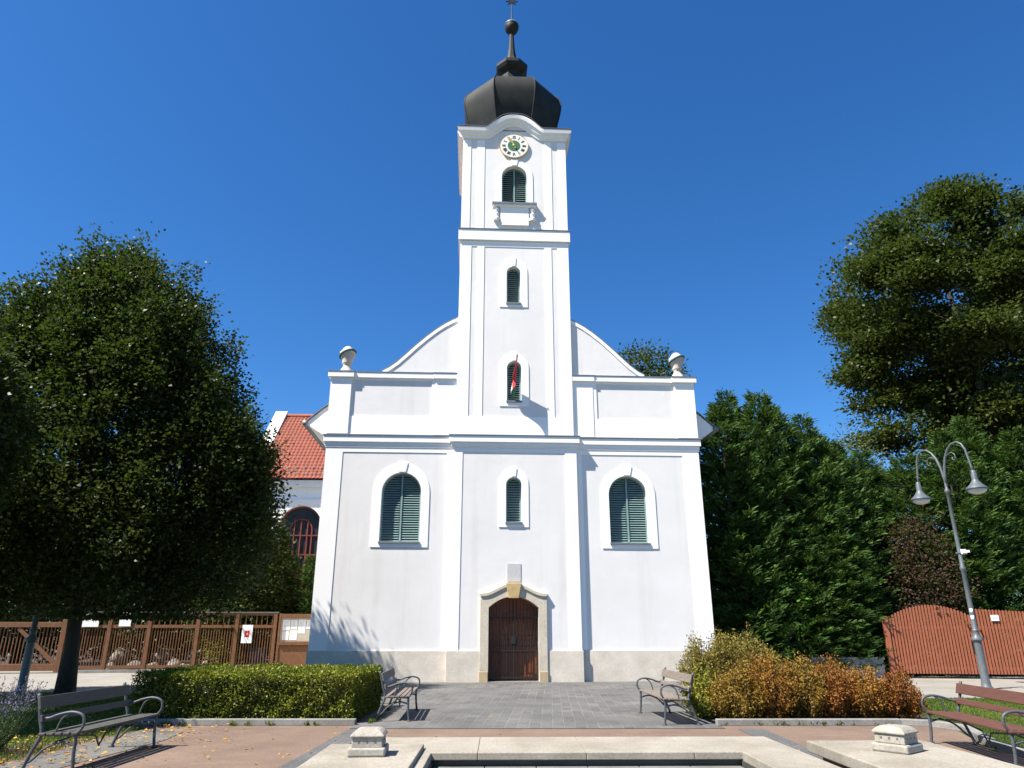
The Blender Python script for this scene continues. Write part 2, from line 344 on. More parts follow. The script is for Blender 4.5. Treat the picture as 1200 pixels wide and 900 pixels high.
# ------------------------------------------------------------------ church
CH = empty('church', (.1, 25.4, 0), R(3), 'white baroque church with a tall clock tower, dark onion dome and green shutters', 'church')
W2 = 6.87; TW = 2.17; LT = 2.26
YW = .12        # wing wall plane
YL = -.05       # lower tower plane
wins = {}
def slats_in(b, cx, hw, z0, zt, y, pitch, rise, x0, x1):
    zs = zt - rise; z = z0 + .06; rot = Matrix.Rotation(R(-46), 3, 'X')
    while z < zt - .05:
        if z > zs: lim = hw * math.sqrt(max(0, 1 - ((z + .03 - zs) / rise) ** 2)) - .05
        else: lim = hw - .05
        a, c = max(x0, cx - lim), min(x1, cx + lim)
        if c - a > .05: b.obox(((a + c) / 2, y, z), (c - a, .012, pitch * .8), rot)
        z += pitch
def window(cx, hw, z0, zt, yw, sw, sb, st, rec=.2, two=True, pitch=.085, rise=None, sill=True):
    rise = hw if rise is None else rise
    b = MB(); b.prism([arch(cx, hw + .0, z0, zt, rise=rise)], yw + rec + .09, yw + rec + .11)
    win = b.build('window', M['dark'], CH)
    b = MB(); b.prism([arch(cx, hw + sw, z0 - sb, zt + st, rise=rise + st), arch(cx, hw, z0, zt, rise=rise)], yw - .026, yw)
    kz = zt + st
    b.build('surround', M['white'], win)
    b = MB(); b.prism([[(cx - .035 * 1 - hw * .12, zt + .02), (cx + hw * .12 + .035, zt + .02), (cx + hw * .2 + .05, kz + .025), (cx - hw * .2 - .05, kz + .025)]], yw - .05, yw - .001)
    b.build('keystone', M['white'], win)
    halves = [(cx - hw, cx - .03), (cx + .03, cx + hw)] if two else [(cx - hw, cx + hw)]
    fr = MB(); fr.prism([arch(cx, hw, z0, zt, rise=rise), arch(cx, hw - .055, z0 + .05, zt - .055, rise=rise - .055)], yw + rec, yw + rec + .05)
    if two: fr.box(cx - .032, cx + .032, yw + rec - .012, yw + rec + .045, z0 + .05, zt - .06)
    fr.build('window_frame', M['shutter'], win)
    for a, c in halves:
        sb_ = MB(); slats_in(sb_, cx, hw, z0, zt, yw + rec + .03, pitch, rise, a + .02, c - .02)
        sb_.build('shutter', M['shutter'], win)
    if sill:
        sl_ = MB(); sl_.box(cx - hw - .02, cx + hw + .02, yw - .07, yw + rec, z0 - .075, z0 - .002); sl_.build('sill', M['flash'], win, bevel=.006)
    return win
def frame(x0, x1, z0, z1, yp, ws, top, bot=0, y1=None):
    """Raised white border strips round a field: butted, not overlapping."""
    b = MB(); yb = yp + .001
    b.box(x0, x0 + ws[0], yp - .02, yb, z0, z1); b.box(x1 - ws[1], x1, yp - .02, yb, z0, z1)
    if top: b.box(x0 + ws[0], x1 - ws[1], yp - .02, yb, z1 - top, z1)
    if bot: b.box(x0 + ws[0], x1 - ws[1], yp - .02, yb, z0, z0 + bot)
    return b
HW = {'L': (-4.06, .70, 4.57, 7.02), 'R': (4.12, .70, 4.57, 6.98)}
for sd in (-1, 1):
    cx, hw, z0, zt = HW['L' if sd < 0 else 'R']
    xa, xb = sorted((sd * 2.1, sd * W2))
    b = MB(); b.prism([rect(xa, xb, 0, 8.2), arch(cx, hw, z0, zt)], YW, .75); b.build('wing_wall', M['grey_plaster'], CH)
    xi, xo = sd * LT, sd * W2
    x0, x1 = sorted((xi, xo)); ws = (.62, .22) if sd < 0 else (.22, .62)
    frame(x0, x1, .99, 7.92, YW, ws, .16).build('wall_trim', M['white'], CH)
    window(cx, hw, z0, zt, YW, .30, .2, .33)
    b = MB(); px = sorted((sd * (LT + .005), sd * (W2 + .04))); b.box(px[0], px[1], YW - .05, YW + .5, 0, .985); b.build('plinth', M['plinth'], CH, bevel=.01)
    # attic storey
    x0, x1 = sorted((sd * 2.1, sd * W2)); b = MB(); b.box(x0, x1, YW, .75, 8.2, 10.6); b.build('attic_wall', M['grey_plaster'], CH)
    b = MB(); yb = YW + .001
    q = lambda a, c: sorted((sd * a, sd * c))
    a = q(6.12, W2 + .02); b.box(*a, YW - .08, yb, 8.43, 10.6)
    a = q(TW + .02, 2.98); b.box(*a, YW - .05, yb, 8.43, 10.6)
    a = q(2.98, 6.12); b.box(*a, YW - .03, yb, 8.43, 9.12)
    a = q(2.98, 6.12); b.box(*a, YW - .03, yb, 10.52, 10.6)
    a = q(2.98, 3.12); b.box(*a, YW - .03, yb, 9.12, 10.52)
    b.build('attic_trim', M['white'], CH)
    b = MB()
    a = q(6.03, W2 + .12); b.box(*a, YW - .17, .85, 10.602, 10.82)
    a = q(3.05, 6.03); b.box(*a, YW - .10, .85, 10.602, 10.82)
    a = q(TW + .01, 3.05); b.box(*a, YW - .13, .85, 10.602, 10.82)
    cp = b.build('attic_coping', M['white'], CH, bevel=.012)
    b = MB()
    a = q(6.01, W2 + .14); b.box(*a, YW - .19, .87, 10.822, 10.85)
    a = q(3.07, 6.01); b.box(*a, YW - .12, .87, 10.822, 10.85)
    a = q(TW + .01, 3.07); b.box(*a, YW - .15, .87, 10.822, 10.85)
    b.build('flashing', M['flash'], cp)
    # main cornice
    b = MB()
    a = q(LT + .12, W2 + .10); b.box(*a, YW - .10, .8, 8.12, 8.36); a = q(LT + .06, W2 + .05); b.box(*a, YW - .05, .79, 7.98, 8.118); a = q(LT + .03, W2 + .03); b.box(*a, YW - .04, .78, 7.925, 7.978)
    cn = b.build('cornice', M['white'], CH, bevel=.012)
    b = MB(); a = q(LT + .14, W2 + .13); b.box(*a, YW - .13, .76, 8.363, 8.395); b.build('flashing', M['flash'], cn)
    # curved gable shoulder
    cv = [(4.98, 10.85), (4.72, 11.0), (4.42, 11.24), (4.1, 11.56), (3.75, 11.92), (3.35, 12.30), (3.0, 12.60), (2.7, 12.82), (2.4, 13.0), (2.1, 13.14)]
    cvs = [(sd * x, z) for x, z in cv]
    b = MB(); b.prism([cvs + [(sd * 2.1, 10.6), (sd * 4.98, 10.6)]], YW + .0, .7); g = b.build('gable_shoulder', M['grey_plaster'], CH)
    up = []; dn = []
    for i, (x, z) in enumerate(cv):
        p0 = Vector(cv[max(0, i - 1)]); p1 = Vector(cv[min(len(cv) - 1, i + 1)]); t = (p1 - p0).normalized(); n_ = Vector((-t.y, t.x));
        if n_.y < 0: n_ = -n_
        up.append((sd * (x + n_.x * .08), z + n_.y * .08)); dn.append((sd * (x - n_.x * .05), z - n_.y * .05))
    b = MB(); b.prism([up + dn[::-1]], YW - .03, .8); b.build('coping', M['white'], g)
    up2 = [(x * 1.003, z + .035) for x, z in up]; b = MB(); b.prism([up2 + [(x, z + .004) for x, z in up][::-1]], YW - .035, .82); b.build('flashing', M['flash'], g)
    # urn finial
    b = MB(); b.lathe([(.30, 0), (.31, .06), (.27, .1), (.24, .2), (.17, .30), (.14, .36), (.2, .43), (.22, .47), (.2, .52), (.27, .66), (.325, .82), (.33, .9), (.25, .98), (.2, 1.06), (.12, 1.13), (.04, 1.16)], 20)
    b.v = [(x * .9, y * .9, z) for x, y, z in b.v]; u = b.build('urn', M['urn'], CH, smooth=True, loc=(sd * 6.42, .45, 10.85))
    b = MB(); b.tube([(.285 * math.cos(a_), .285 * math.sin(a_), .84 + .13 * math.cos(a_ + .4)) for a_ in np.linspace(0, 2 * math.pi, 25)], .045, 6); b.build('garland', M['patina'], u, smooth=True)
# lower tower face
door_hw = .85
def doorloop(hw, z0, zs, zt, n=14):
    r = []
    for i in range(n + 1):
        t = 1 - 2 * i / n
        r.append((hw * t - .0, zs + (zt - zs) * (1 - abs(t) ** 2.1)))
    return [(hw, z0)] + r + [(-hw, z0)]
DX = -.05
dl = [(x + DX, z) for x, z in doorloop(.85, 0, 2.36, 2.72)]
b = MB(); outer = [(-LT, 0)] + dl[::-1] + [(LT, 0), (LT, 8.2), (-LT, 8.2)]
b.prism([outer, arch(-.04, .28, 5.25, 6.86)], YL, .85); b.build('tower_base_wall', M['grey_plaster'], CH)
frame(-LT, LT, .99, 7.92, YL, (.36, .42), .16).build('wall_trim', M['white'], CH)
window(-.04, .28, 5.25, 6.86, YL, .25, .18, .3, two=False, pitch=.09)
for x0, x1 in ((-LT - .04, -1.17), (1.07, LT + .04)):
    b = MB(); b.box(x0, x1, YL - .05, YL + .3, 0, .985); b.build('plinth', M['plinth'], CH, bevel=.01)
b = MB(); b.box(-LT - .12, LT + .12, YL - .14, .7, 8.12, 8.36); b.box(-LT - .06, LT + .06, YL - .08, .69, 7.98, 8.118); b.box(-LT - .03, LT + .03, YL - .05, .68, 7.925, 7.978)
cn = b.build('cornice', M['white'], CH, bevel=.012)
b = MB(); b.box(-LT - .15, LT + .15, YL - .17, .66, 8.363, 8.397); b.build('flashing', M['flash'], cn)
# door surround with ogee head, keystone, plaque
hd = []
for i in range(25):
    t = 1 - 2 * i / 24; a_ = abs(t); hd.append((1.13 * t + DX, 2.76 + .34 * (.5 + .5 * math.cos(math.pi * min(1, a_ * 1.08))) ))
b = MB(); b.prism([[(1.13 + DX, 0.0)] + hd + [(-1.13 + DX, 0.0)] + dl[::-1]], YL - .09, YL + .06); sr = b.build('door_surround', M['stone'], CH, bevel=.012)
hd2 = [(DX + (x - DX) * 1.035, z + .055) for x, z in hd]
b = MB(); b.prism([hd2 + [(x, z - .03) for x, z in hd[::-1]]], YL - .13, YL + .02); b.build('hood_mould', M['stone'], sr)
b = MB(); b.prism([[(DX - .17, 2.66), (DX + .17, 2.66), (DX + .27, 3.16), (DX - .27, 3.16)]], YL - .19, YL + .02)
b.build('keystone', M['ochre'], sr, bevel=.015)
for sx in (-1, 1):
    b = MB(); xs = sorted((DX + sx * .86, DX + sx * 1.15)); b.box(xs[0], xs[1], YL - .105, YL - .02, 0, .34); b.build('base_block', M['baseblock'], sr, bevel=.01)
b = MB(); b.box(-.27, .20, YL - .02, YL + .01, 3.22, 3.82); b.build('plaque', M['plaque'], CH)
b = MB(); b.box(DX - .84, DX + .84, YL - .12, .8, 0, .035); b.build('threshold', M['kerb'], CH)
# timber doors, deep in the porch
b = MB(); b.box(DX - .86, DX + .86, .50, .56, .04, 2.74); dr = b.build('door', M['door'], CH)
for sx in (-1, 1):
    b = MB(); x0, x1 = sorted((DX + sx * .02, DX + sx * .83))
    b.box(x0, x0 + .09, .46, .499, .05, 2.7); b.box(x1 - .09, x1, .46, .499, .05, 2.7)
    for z0, z1 in ((.05, .2), (.98, 1.1), (1.35, 1.45), (2.2, 2.3)): b.box(x0 + .092, x1 - .092, .46, .499, z0, z1)
    b.box((x0 + x1) / 2 - .03, (x0 + x1) / 2 + .03, .465, .499, .202, .978)
    for z0, z1 in ((.27, .91), (1.5, 2.13)):
        for k in (0, 1):
            q0 = x0 + .14 if k == 0 else (x0 + x1) / 2 + .07; b.box(q0, q0 + .2, .475, .499, z0, z1)
    b.build('door_leaf', M['door'], dr, bevel=.008)
b = MB(); b.box(DX + .06, DX + .10, .42, .455, 1.12, 1.32); b.box(DX + .1, DX + .18, .41, .43, 1.24, 1.265); b.build('handle', M['iron'], dr)
b = MB(); yg = .10
for k in range(15):
    x = DX - .82 + 1.64 * k / 14
    top = 2.30 + .34 * (1 - (abs(x - DX) / .85) ** 2.1) - .06
    b.tube([(x, yg, .06), (x, yg, top)], .011 if k % 7 else .02, 6)
    b.lathe([(.02, top - .05), (.001, top + .05)], 6, (x, yg, 0))
    if k < 14:
        xm = x + .058; b.tube([(xm, yg, .12), (xm, yg, 1.22)], .008, 5); b.lathe([(.018, 1.2), (.001, 1.3)], 6, (xm, yg, 0))
for z in (.14, .98, 2.05): b.box(DX - .83, DX + .83, yg - .02, yg + .02, z - .02, z + .02)
for k in range(12):
    x = DX - .76 + 1.52 * k / 11; b.tube([(x + .045 * math.cos(t), yg - .015, 1.99 + .045 * math.sin(t)) for t in np.linspace(0, 5.2, 10)], .007, 5)
b.box(DX - .09, DX + .07, yg - .035, yg - .021, 1.2, 1.45)
b.build('iron_gate', M['iron'], CH)

# upper tower
def bump_h(x, h=.70, hw=1.2): 
    t = min(1, abs(x) / hw); return h * (.5 + .5 * math.cos(math.pi * t)) ** .8
xs = np.linspace(-1.2, 1.2, 41)
outline = [(-TW, 8.2), (TW, 8.2), (TW, 21.55)] + [(x, 21.55 + bump_h(x)) for x in xs[::-1]] + [(-TW, 21.55)]
b = MB(); b.prism([outline, arch(-.02, .275, 9.77, 11.36), arch(-.04, .275, 13.82, 15.42), arch(.0, .53, 18.32, 20.2)], 0, .5); b.build('tower_front_wall', M['grey_plaster'], CH)
b = MB(); b.box(-TW, TW, .502, 4.34, 8.2, 21.9); b.build('tower_body', M['grey_plaster'], CH)
b = MB(); yb = .001
def vstrip(x0, x1, z0, z1): b.box(x0, x1, -.02, yb, z0, z1)
for sx in (-1, 1):
    for a, c in ((TW + .02, 1.74), (1.5, 1.22)):
        x0, x1 = sorted((sx * a, sx * c)); vstrip(x0, x1, 9.14, 16.3); 
    for a, c in ((TW + .02, 1.84), (1.58, 1.26)):
        x0, x1 = sorted((sx * a, sx * c)); vstrip(x0, x1, 17.14, 21.45)
vstrip(-TW - .02, TW + .02, 8.4, 9.138); vstrip(-TW - .02, TW + .02, 16.302, 16.54)
for sx in (-1, 1): 
    for y0, y1 in ((0.002, .45), (3.9, 4.36)):
        x0, x1 = sorted((sx * TW, sx * (TW + .02))); b.box(x0, x1, y0, y1, 8.4, 21.45)
b.build('tower_trim', M['white'], CH)
b = MB(); b.box(-TW - .1, TW + .1, -.1, 4.44, 16.56, 17.05); bl = b.build('tower_belt', M['white'], CH, bevel=.012)
b = MB(); b.box(-TW - .13, TW + .13, -.13, 4.47, 17.053, 17.085); b.build('flashing', M['flash'], bl)
window(-.02, .275, 9.77, 11.36, 0, .28, .22, .30, two=False, pitch=.09)
window(-.04, .275, 13.82, 15.42, 0, .28, .19, .36, two=False, pitch=.09)
wn = window(0, .53, 18.32, 20.2, 0, .24, .0, .30, pitch=.1, sill=False)
b = MB(); b.box(-.92, .92, -.22, .2, 18.21, 18.3); b.build('balcony_ledge', M['flash'], wn)
b = MB(); b.box(-.9, .9, -.19, .0, 18.12, 18.208); b.box(-.58, .58, -.10, 0, 17.28, 18.118)
for sx in (-1, 1):
    b.lathe([(.13, 0), (.14, .1), (.08, .16), (.11, .3), (.06, .36), (.1, .5), (.09, .56), (.03, .62)], 12, (sx * .74, -.06, 17.5))
b.build('balcony_panel', M['white'], wn)
# top cornice with arched centre
prof = [(0, 0), (0, .05), (.10, .07), (.12, .12), (.16, .15), (.26, .17), (.28, .24), (.42, .27), (.46, .26), (.46, -.3)]
px = [-TW, -1.7] + list(np.linspace(-1.3, 1.3, 45)) + [1.7, TW]
pz = [21.50 + bump_h(x) for x in px]
vsx = []
for i, (x, z) in enumerate(zip(px, pz)):
    d = (bump_h(x + .01) - bump_h(x - .01)) / .02; nx, nz = -d / math.hypot(1, d), 1 / math.hypot(1, d)
    for n_, pr in prof:
        xe = x + nx * n_
        if i == 0: xe = x - max(pr, 0)
        if i == len(px) - 1: xe = x + max(pr, 0)
        vsx.append((xe, -pr, z + nz * n_))
k = len(prof); fs = [(i * k + j, i * k + j + 1, (i + 1) * k + j + 1, (i + 1) * k + j) for i in range(len(px) - 1) for j in range(k - 1)]
b = MB(); b.add(vsx, fs); b.add([vsx[j] for j in range(k)], [tuple(range(k))]); b.add([vsx[-k + j] for j in range(k)], [tuple(range(k))])
for n0, n1, pr in ((0, .1, .06), (.102, .16, .14), (.162, .28, .2), (.282, .46, .265)):
    b.box(-TW - pr, TW + pr, .302, 4.34 + pr, 21.50 + n0, 21.50 + n1)
    for sx in (-1, 1):
        x0, x1 = sorted((sx * TW, sx * (TW + pr))); b.box(x0, x1, .001, .3, 21.50 + n0, 21.50 + n1)
tc = b.build('tower_cornice', M['white'], CH)
b = MB(); ol = [(x, 21.5 + bump_h(x) + .475 * math.hypot(1, (bump_h(x + .01) - bump_h(x - .01)) / .02) + .03) for x in np.linspace(-2.45, 2.45, 81)]
b.prism([ol + [(x, z - .028) for x, z in ol[::-1]]], -.29, 1.6)
b.box(-TW - .28, TW + .28, 1.602, 4.62, 21.965, 21.99); b.build('flashing', M['roofgrey'], tc)
# clock
b = MB(); b.lathe([(.60, 0), (.60, .07), (.57, .075)], 40); ck = b.build('clock', M['clockface'], CH, loc=(-.02, 0, 21.18)); ck.rotation_euler = (R(90), 0, 0)
b = MB(); b.lathe([(.27, .076), (.27, .081)], 36); b.build('clock_centre', M['clockgreen'], ck)
b = MB(); b.lathe([(.6, .0), (.612, .0), (.612, .085), (.6, .085), (.6, .0)], 40, cap=False); b.build('clock_rim', M['gold'], ck)
NUM = ['XII', 'I', 'II', 'III', 'IIII', 'V', 'VI', 'VII', 'VIII', 'IX', 'X', 'XI']
for i, s_ in enumerate(NUM):
    b = MB(); a = -2 * math.pi * i / 12; rot = Matrix.Rotation(a, 3, 'Z'); w_ = {'I': .035, 'V': .075, 'X': .075}; tot = sum(w_[c] for c in s_); x = -tot / 2
    for c in s_:
        cx = x + w_[c] / 2; x += w_[c]; hh = .15; yc = .43
        if c == 'I': b.obox(rot @ Vector((cx, yc, .08)), (.018, hh, .006), rot)
        else:
            sgn = [(.0, 1), (.0, -1)] if c == 'X' else [(-.018, -1), (.018, 1)]
            for dx, sg in sgn:
                ang = (.36 if c == 'X' else .22) * sg
                b.obox(rot @ Vector((cx + dx, yc, .08 + (.001 if sg > 0 else 0))), (.016, hh, .006), rot @ Matrix.Rotation(-ang, 3, 'Z'))
    b.build('numeral', M['iron'], ck)
b = MB()
for ang, L, wd, z in ((R(33), .50, .045, .105), (R(36 - 13), .36, .06, .12)):
    rot = Matrix.Rotation(ang, 3, 'Z'); b.obox(rot @ Vector((0, L / 2 - .08, z)), (wd, L + .16, .008), rot)
b.lathe([(.05, .08), (.05, .13), (.02, .14)], 12); b.build('clock_hands', M['gold'], ck)
# onion dome, lantern, spire
ctr = (0, 2.17, 0); ph = R(22.5)
b = MB(); b.lathe([(2.20, 21.98), (2.08, 22.15), (1.86, 22.5), (1.72, 22.9)], 8, ctr, ph, True); b.build('dome_skirt', M['roofgrey'], CH)
DP = [(1.78, 22.75), (1.9, 23.1), (2.03, 23.5), (2.13, 23.9), (2.2, 24.3), (2.2, 24.6), (2.13, 24.88), (1.95, 25.13), (1.64, 25.4), (1.3, 25.64), (.98, 25.84)]
def smooth_prof(P, k=5):
    Q = [P[0]] + list(P) + [P[-1]]; out = []
    for i in range(1, len(Q) - 2):
        p0, p1, p2, p3 = [np.array(q) for q in Q[i - 1:i + 3]]
        for t in np.linspace(0, 1, k, endpoint=False): out.append(tuple(.5 * (2 * p1 + (p2 - p0) * t + (2 * p0 - 5 * p1 + 4 * p2 - p3) * t * t + (-p0 + 3 * p1 - 3 * p2 + p3) * t ** 3)))
    return out + [P[-1]]
DP = smooth_prof(DP)
b = MB(); b.lathe(DP + [(.7, 25.92), (.56, 25.96)], 8, ctr, ph, True)
dm = b.build('onion_dome', M['dome'], CH, smooth=True); dm.modifiers.new('e', 'EDGE_SPLIT').split_angle = R(30)
for j in range(8):
    b = MB(); a = 2 * math.pi * j / 8 + ph; k_ = 1 / math.cos(math.pi / 8)
    b.tube([(ctr[0] + (r + .01) * k_ * math.cos(a), ctr[1] + (r + .01) * k_ * math.sin(a), z) for r, z in DP[1:]], .028, 6)
    b.build('seam', M['dome'], dm)
b = MB(); b.lathe([(.54, 25.9), (.49, 26.05), (.47, 26.95)], 8, ctr, ph, True); b.build('lantern', M['dome'], CH)
b = MB(); b.lathe([(.46, 26.90), (.66, 27.05), (.74, 27.2), (.74, 27.36), (.55, 27.5), (.34, 27.68), (.22, 27.98), (.15, 28.5), (.11, 29.2), (.10, 29.6)], 8, ctr, ph, True)
sp = b.build('spire', M['dome'], CH)
b = MB(); b.lathe([(.1, 29.53), (.2, 29.59), (.31, 29.75), (.35, 29.93), (.31, 30.12), (.2, 30.25), (.09, 30.31), (.06, 30.41), (.035, 30.47), (.025, 31.5)], 18, ctr); b.build('spire_ball', M['dome'], sp, smooth=True)
b = MB(); b.lathe([(.345, 30.03), (.362, 30.06), (.335, 30.12), (.32, 30.11), (.345, 30.03)], 20, ctr, cap=False); b.build('ball_ring', M['flash'], sp, smooth=True)
b = MB()
st = []
for i in range(16):
    a = math.pi * i / 8; r = .3 if i % 2 == 0 else .09; st.append((r * math.sin(a), 31.62 + r * math.cos(a)))
b.prism([st], ctr[1] - .03, ctr[1] + .03); b.build('star', M['dome'], sp)
# nave behind the facade: walls, roof, boxed eaves
b = MB(); b.box(-W2 + .15, W2 - .15, .8, 24, 0, 9.2); b.build('nave_wall', M['white'], CH)
b = MB(); b.prism([[(-W2, 9.7), (0, 12.4), (W2, 9.7), (W2, 9.62), (0, 12.3), (-W2, 9.62)]], .9, 24.3); nr = b.build('nave_roof', M['tiles'], CH)
b = MB(); b.prism([[(-W2, 9.6), (0, 12.28), (W2, 9.6), (W2 - .15, 9.2), (-W2 + .15, 9.2)]], 23.6, 24.0); b.build('gable_end', M['white'], CH)
for sd in (-1, 1):
    ev = [(sd * (W2 - .14), 8.5), (sd * (W2 + .35), 8.62), (sd * (W2 + .95), 9.0), (sd * (W2 + .95), 9.12), (sd * (W2 + .4), 9.62), (sd * (W2 - .14), 10.0)]
    b = MB(); b.prism([ev], .95, 24.2); b.build('boxed_eave', M['white'], CH)
    ev2 = [(sd * (W2 + .97), 9.13), (sd * (W2 + .42), 9.64), (sd * (W2 - .12), 10.02), (sd * (W2 - .12), 10.06), (sd * (W2 + .42), 9.69), (sd * (W2 + .97), 9.18)]
    b = MB(); b.prism([ev2], .9, 24.3); b.build('eave_tiles', M['flash'], CH)
    b = MB(); b.tube([(sd * (W2 + 1.03), .86, 9.05), (sd * (W2 + 1.03), 24.2, 9.05)], .11, 12); b.build('gutter', M['flash'], CH, smooth=True)
b = MB(); b.lathe([(.13, 0), (.13, 1.0), (.2, 1.05), (.2, 1.16), (.14, 1.25), (.03, 1.29)], 14, (5.78, 1.8, 10.2)); b.build('roof_vent', M['plaque'], CH, smooth=True)

# flag on a pole at the tower window
FL = empty('flag', (.1, 25.4, 0), R(3), 'limp red, white and green flag on a pole leaning out of the tower window', 'flag')
r0, r1 = Vector((-.06, .12, 9.86)), Vector((.06, -.62, 11.36))
b = MB(); b.tube([r0, r1], .018, 8); b.lathe([(.001, -.03), (.03, 0), (.001, .04)], 8, tuple(r1)); b.build('flag_pole', M['slatbrown'], FL)
b = MB(); nu, nv = 24, 16; vs_ = []; L0, L1 = .42, .97
for i in range(nu + 1):
    u = i / nu; p0 = r0.lerp(r1, L0 + (L1 - L0) * u)
    for j in range(nv + 1):
        v_ = j / nv; drop = .85 * v_ * (.75 + .25 * u)
        q_ = p0 + Vector((.075 * math.sin(u * 9 + v_ * 2.2) * v_ ** .6 - .10 * v_, .25 * (u - .5) * v_ * -.9, -drop))
        vs_.append(tuple(q_))
for i in range(nu):
    b.mi = 2 if i < 5 else (1 if i < 10 else 0)
    b.add([vs_[i * (nv + 1) + j] for j in range(nv + 1)] + [vs_[(i + 1) * (nv + 1) + j] for j in range(nv + 1)], [(j, j + 1, nv + 2 + j, nv + 1 + j) for j in range(nv)])
cl = b.build('flag_cloth', [M['flagred'], M['flagwhite'], M['flaggreen']], FL, recalc=False)
sm = cl.modifiers.new('thick', 'SOLIDIFY'); sm.thickness = .006

# ------------------------------------------------------------------ side wing behind, with tiled roof
AX = empty('side_building', (0, 0, 0), R(2), 'white building with red tiled roof and arched window behind the large tree', 'building')
xL, xR = -12.9, -7.2; yF, yK = 38.6, 47
b = MB(); b.prism([rect(xL, xR, 0, 9.3), arch(-9.95, 1.15, 2.4, 7.95)], yF, yF + .5); b.box(xL, xR, yF + .502, yK, 0, 9.3); b.build('wall', M['white'], AX)
b = MB(); b.box(xL - .1, xR, yF - .12, yF + .001, 8.05, 8.3); b.box(xL - .15, xR, yF - .28, yF + .001, 8.95, 9.3); b.build('cornice', M['white'], AX, bevel=.02)
b = MB(); b.prism([arch(-9.95, 1.45, 2.2, 8.25, rise=1.45), arch(-9.95, 1.15, 2.4, 7.95)], yF - .05, yF); b.build('window_surround', M['white'], AX)
b = MB(); b.prism([arch(-9.95, 1.15, 2.4, 7.95)], yF + .3, yF + .33); wn = b.build('window', M['pane'], AX)
b = MB(); b.prism([arch(-9.95, 1.15, 2.4, 7.95), arch(-9.95, 1.05, 2.5, 7.85)], yF + .2, yF + .28); b.prism([arch(-9.95, .62, 2.5, 7.3), arch(-9.95, .55, 2.5, 7.23)], yF + .22, yF + .27)
for x in (-10.3, -9.95, -9.6): b.box(x - .03, x + .03, yF + .205, yF + .29, 2.5, 7.3)
for z in (3.4, 4.4, 5.4, 6.4): b.box(-11.0, -8.9, yF + .215, yF + .285, z - .03, z + .03)
b.build('window_frame', M['maroon'], wn)
# tiled roof: corrugated sheet of real rows
yR, zE, zR = 43, 9.3, 14.2
nx, ny = 340, 130; X = np.linspace(xL, xR + 1.5, nx); T = np.linspace(0, 1, ny)
XX, TT = np.meshgrid(X, T); sl_len = math.hypot(yR - yF + .5, zR - zE); rows = TT * sl_len / .33
lift = .035 * np.abs(np.sin(XX * math.pi / .22)) + .05 * (1 - (rows % 1))
YY = yF - .5 + (yR - yF + .5) * TT - lift * .7; ZZ = zE + (zR - zE) * TT + lift * .7
b = MB(); b.add(list(zip(XX.ravel().tolist(), YY.ravel().tolist(), ZZ.ravel().tolist())), [(j * nx + i, j * nx + i + 1, (j + 1) * nx + i + 1, (j + 1) * nx + i) for j in range(ny - 1) for i in range(nx - 1)])
b.add([(xL, yR, zR), (xR + 1.5, yR, zR), (xR + 1.5, yK + .5, zE), (xL, yK + .5, zE)], [(0, 1, 2, 3)])
rf = b.build('roof', M['tiles'], AX, recalc=False)
b = MB(); b.tube([(xL, yR, zR + .05), (xR + 1.5, yR, zR + .05)], .14, 10); b.build('ridge', M['tiles'], rf, smooth=True)
for k in range(16):
    for r_ in (0, 1):
        b = MB(); x = xL + .8 + k * .45 + r_ * .22; t = .07 + r_ * .07; b.box(x - .055, x + .055, yF - .5 + (yR - yF + .5) * t - .1, yF - .5 + (yR - yF + .5) * t - .04, zE + (zR - zE) * t + .0, zE + (zR - zE) * t + .11); b.build('snow_guard', M['cap'], rf)
gx = [(yF - .6, zE - .3), (yR, zR + .35), (yK + .6, zE - .3), (yK + .6, zE - .7), (yR, zR - .2), (yF - .6, zE - .7)]
b = MB(); n_ = len(gx); vv = [(xL - .35, y, z) for y, z in gx] + [(xL + .35, y, z) for y, z in gx]
b.add(vv, [(0, 1, 4, 5), (1, 2, 3, 4), (6, 11, 10, 7), (7, 10, 9, 8)] + [(i, (i + 1) % n_, n_ + (i + 1) % n_, n_ + i) for i in range(n_)]); b.build('gable_coping', M['white'], AX)
b = MB(); b.add([(xL - .002, yF + .01, 9.2), (xL - .002, yK, 9.2), (xL - .002, yR, zR - .2), (xL + .3, yF + .01, 9.2), (xL + .3, yK, 9.2), (xL + .3, yR, zR - .2)], [(0, 1, 2), (3, 5, 4), (0, 2, 5, 3), (1, 4, 5, 2), (0, 3, 4, 1)]); b.build('gable_wall', M['white'], AX)

# ------------------------------------------------------------------ left fence, gate, board, papers
fa, fb = Vector((-17.9, 30.6, 0)), Vector((-9.35, 31.9, 0)); fdir = (fb - fa); flen = fdir.length; fang = math.atan2(fdir.y, fdir.x)
FE = empty('picket_fence', fa, fang, 'brown fence of thin upright rails between heavy posts beside the church', 'fence')
posts = [0, 1.42, 2.95, 4.85, 6.4, 7.95]; flen = 7.95
b = MB(); b.box(0, flen, -.25, .25, 0, .12); b.build('base_kerb', M['kerb'], FE)
for x in posts:
    b = MB(); b.box(x - .075, x + .075, -.075, .075, .0, 2.32); b.build('post', M['fence'], FE, bevel=.01)
for a, c in zip(posts, posts[1:]):
    for z, h in ((.22, .12), (1.78, .12), (2.27, .1)):
        b = MB(); b.box(a + .077, c - .077, -.05, .05, z - h / 2, z + h / 2); b.build('rail', M['fence'], FE)
    b = MB(); nn = int((c - a - .15) / .105)
    for k in range(nn):
        x = a + .075 + (k + .5) * (c - a - .15) / nn; b.box(x - .015, x + .015, -.02, .02, .282, 1.718); 
        if k % 2 == 0: b.box(x - .015, x + .015, -.02, .02, 1.842, 2.218)
    b.build('picket_panel', M['fence'], FE)
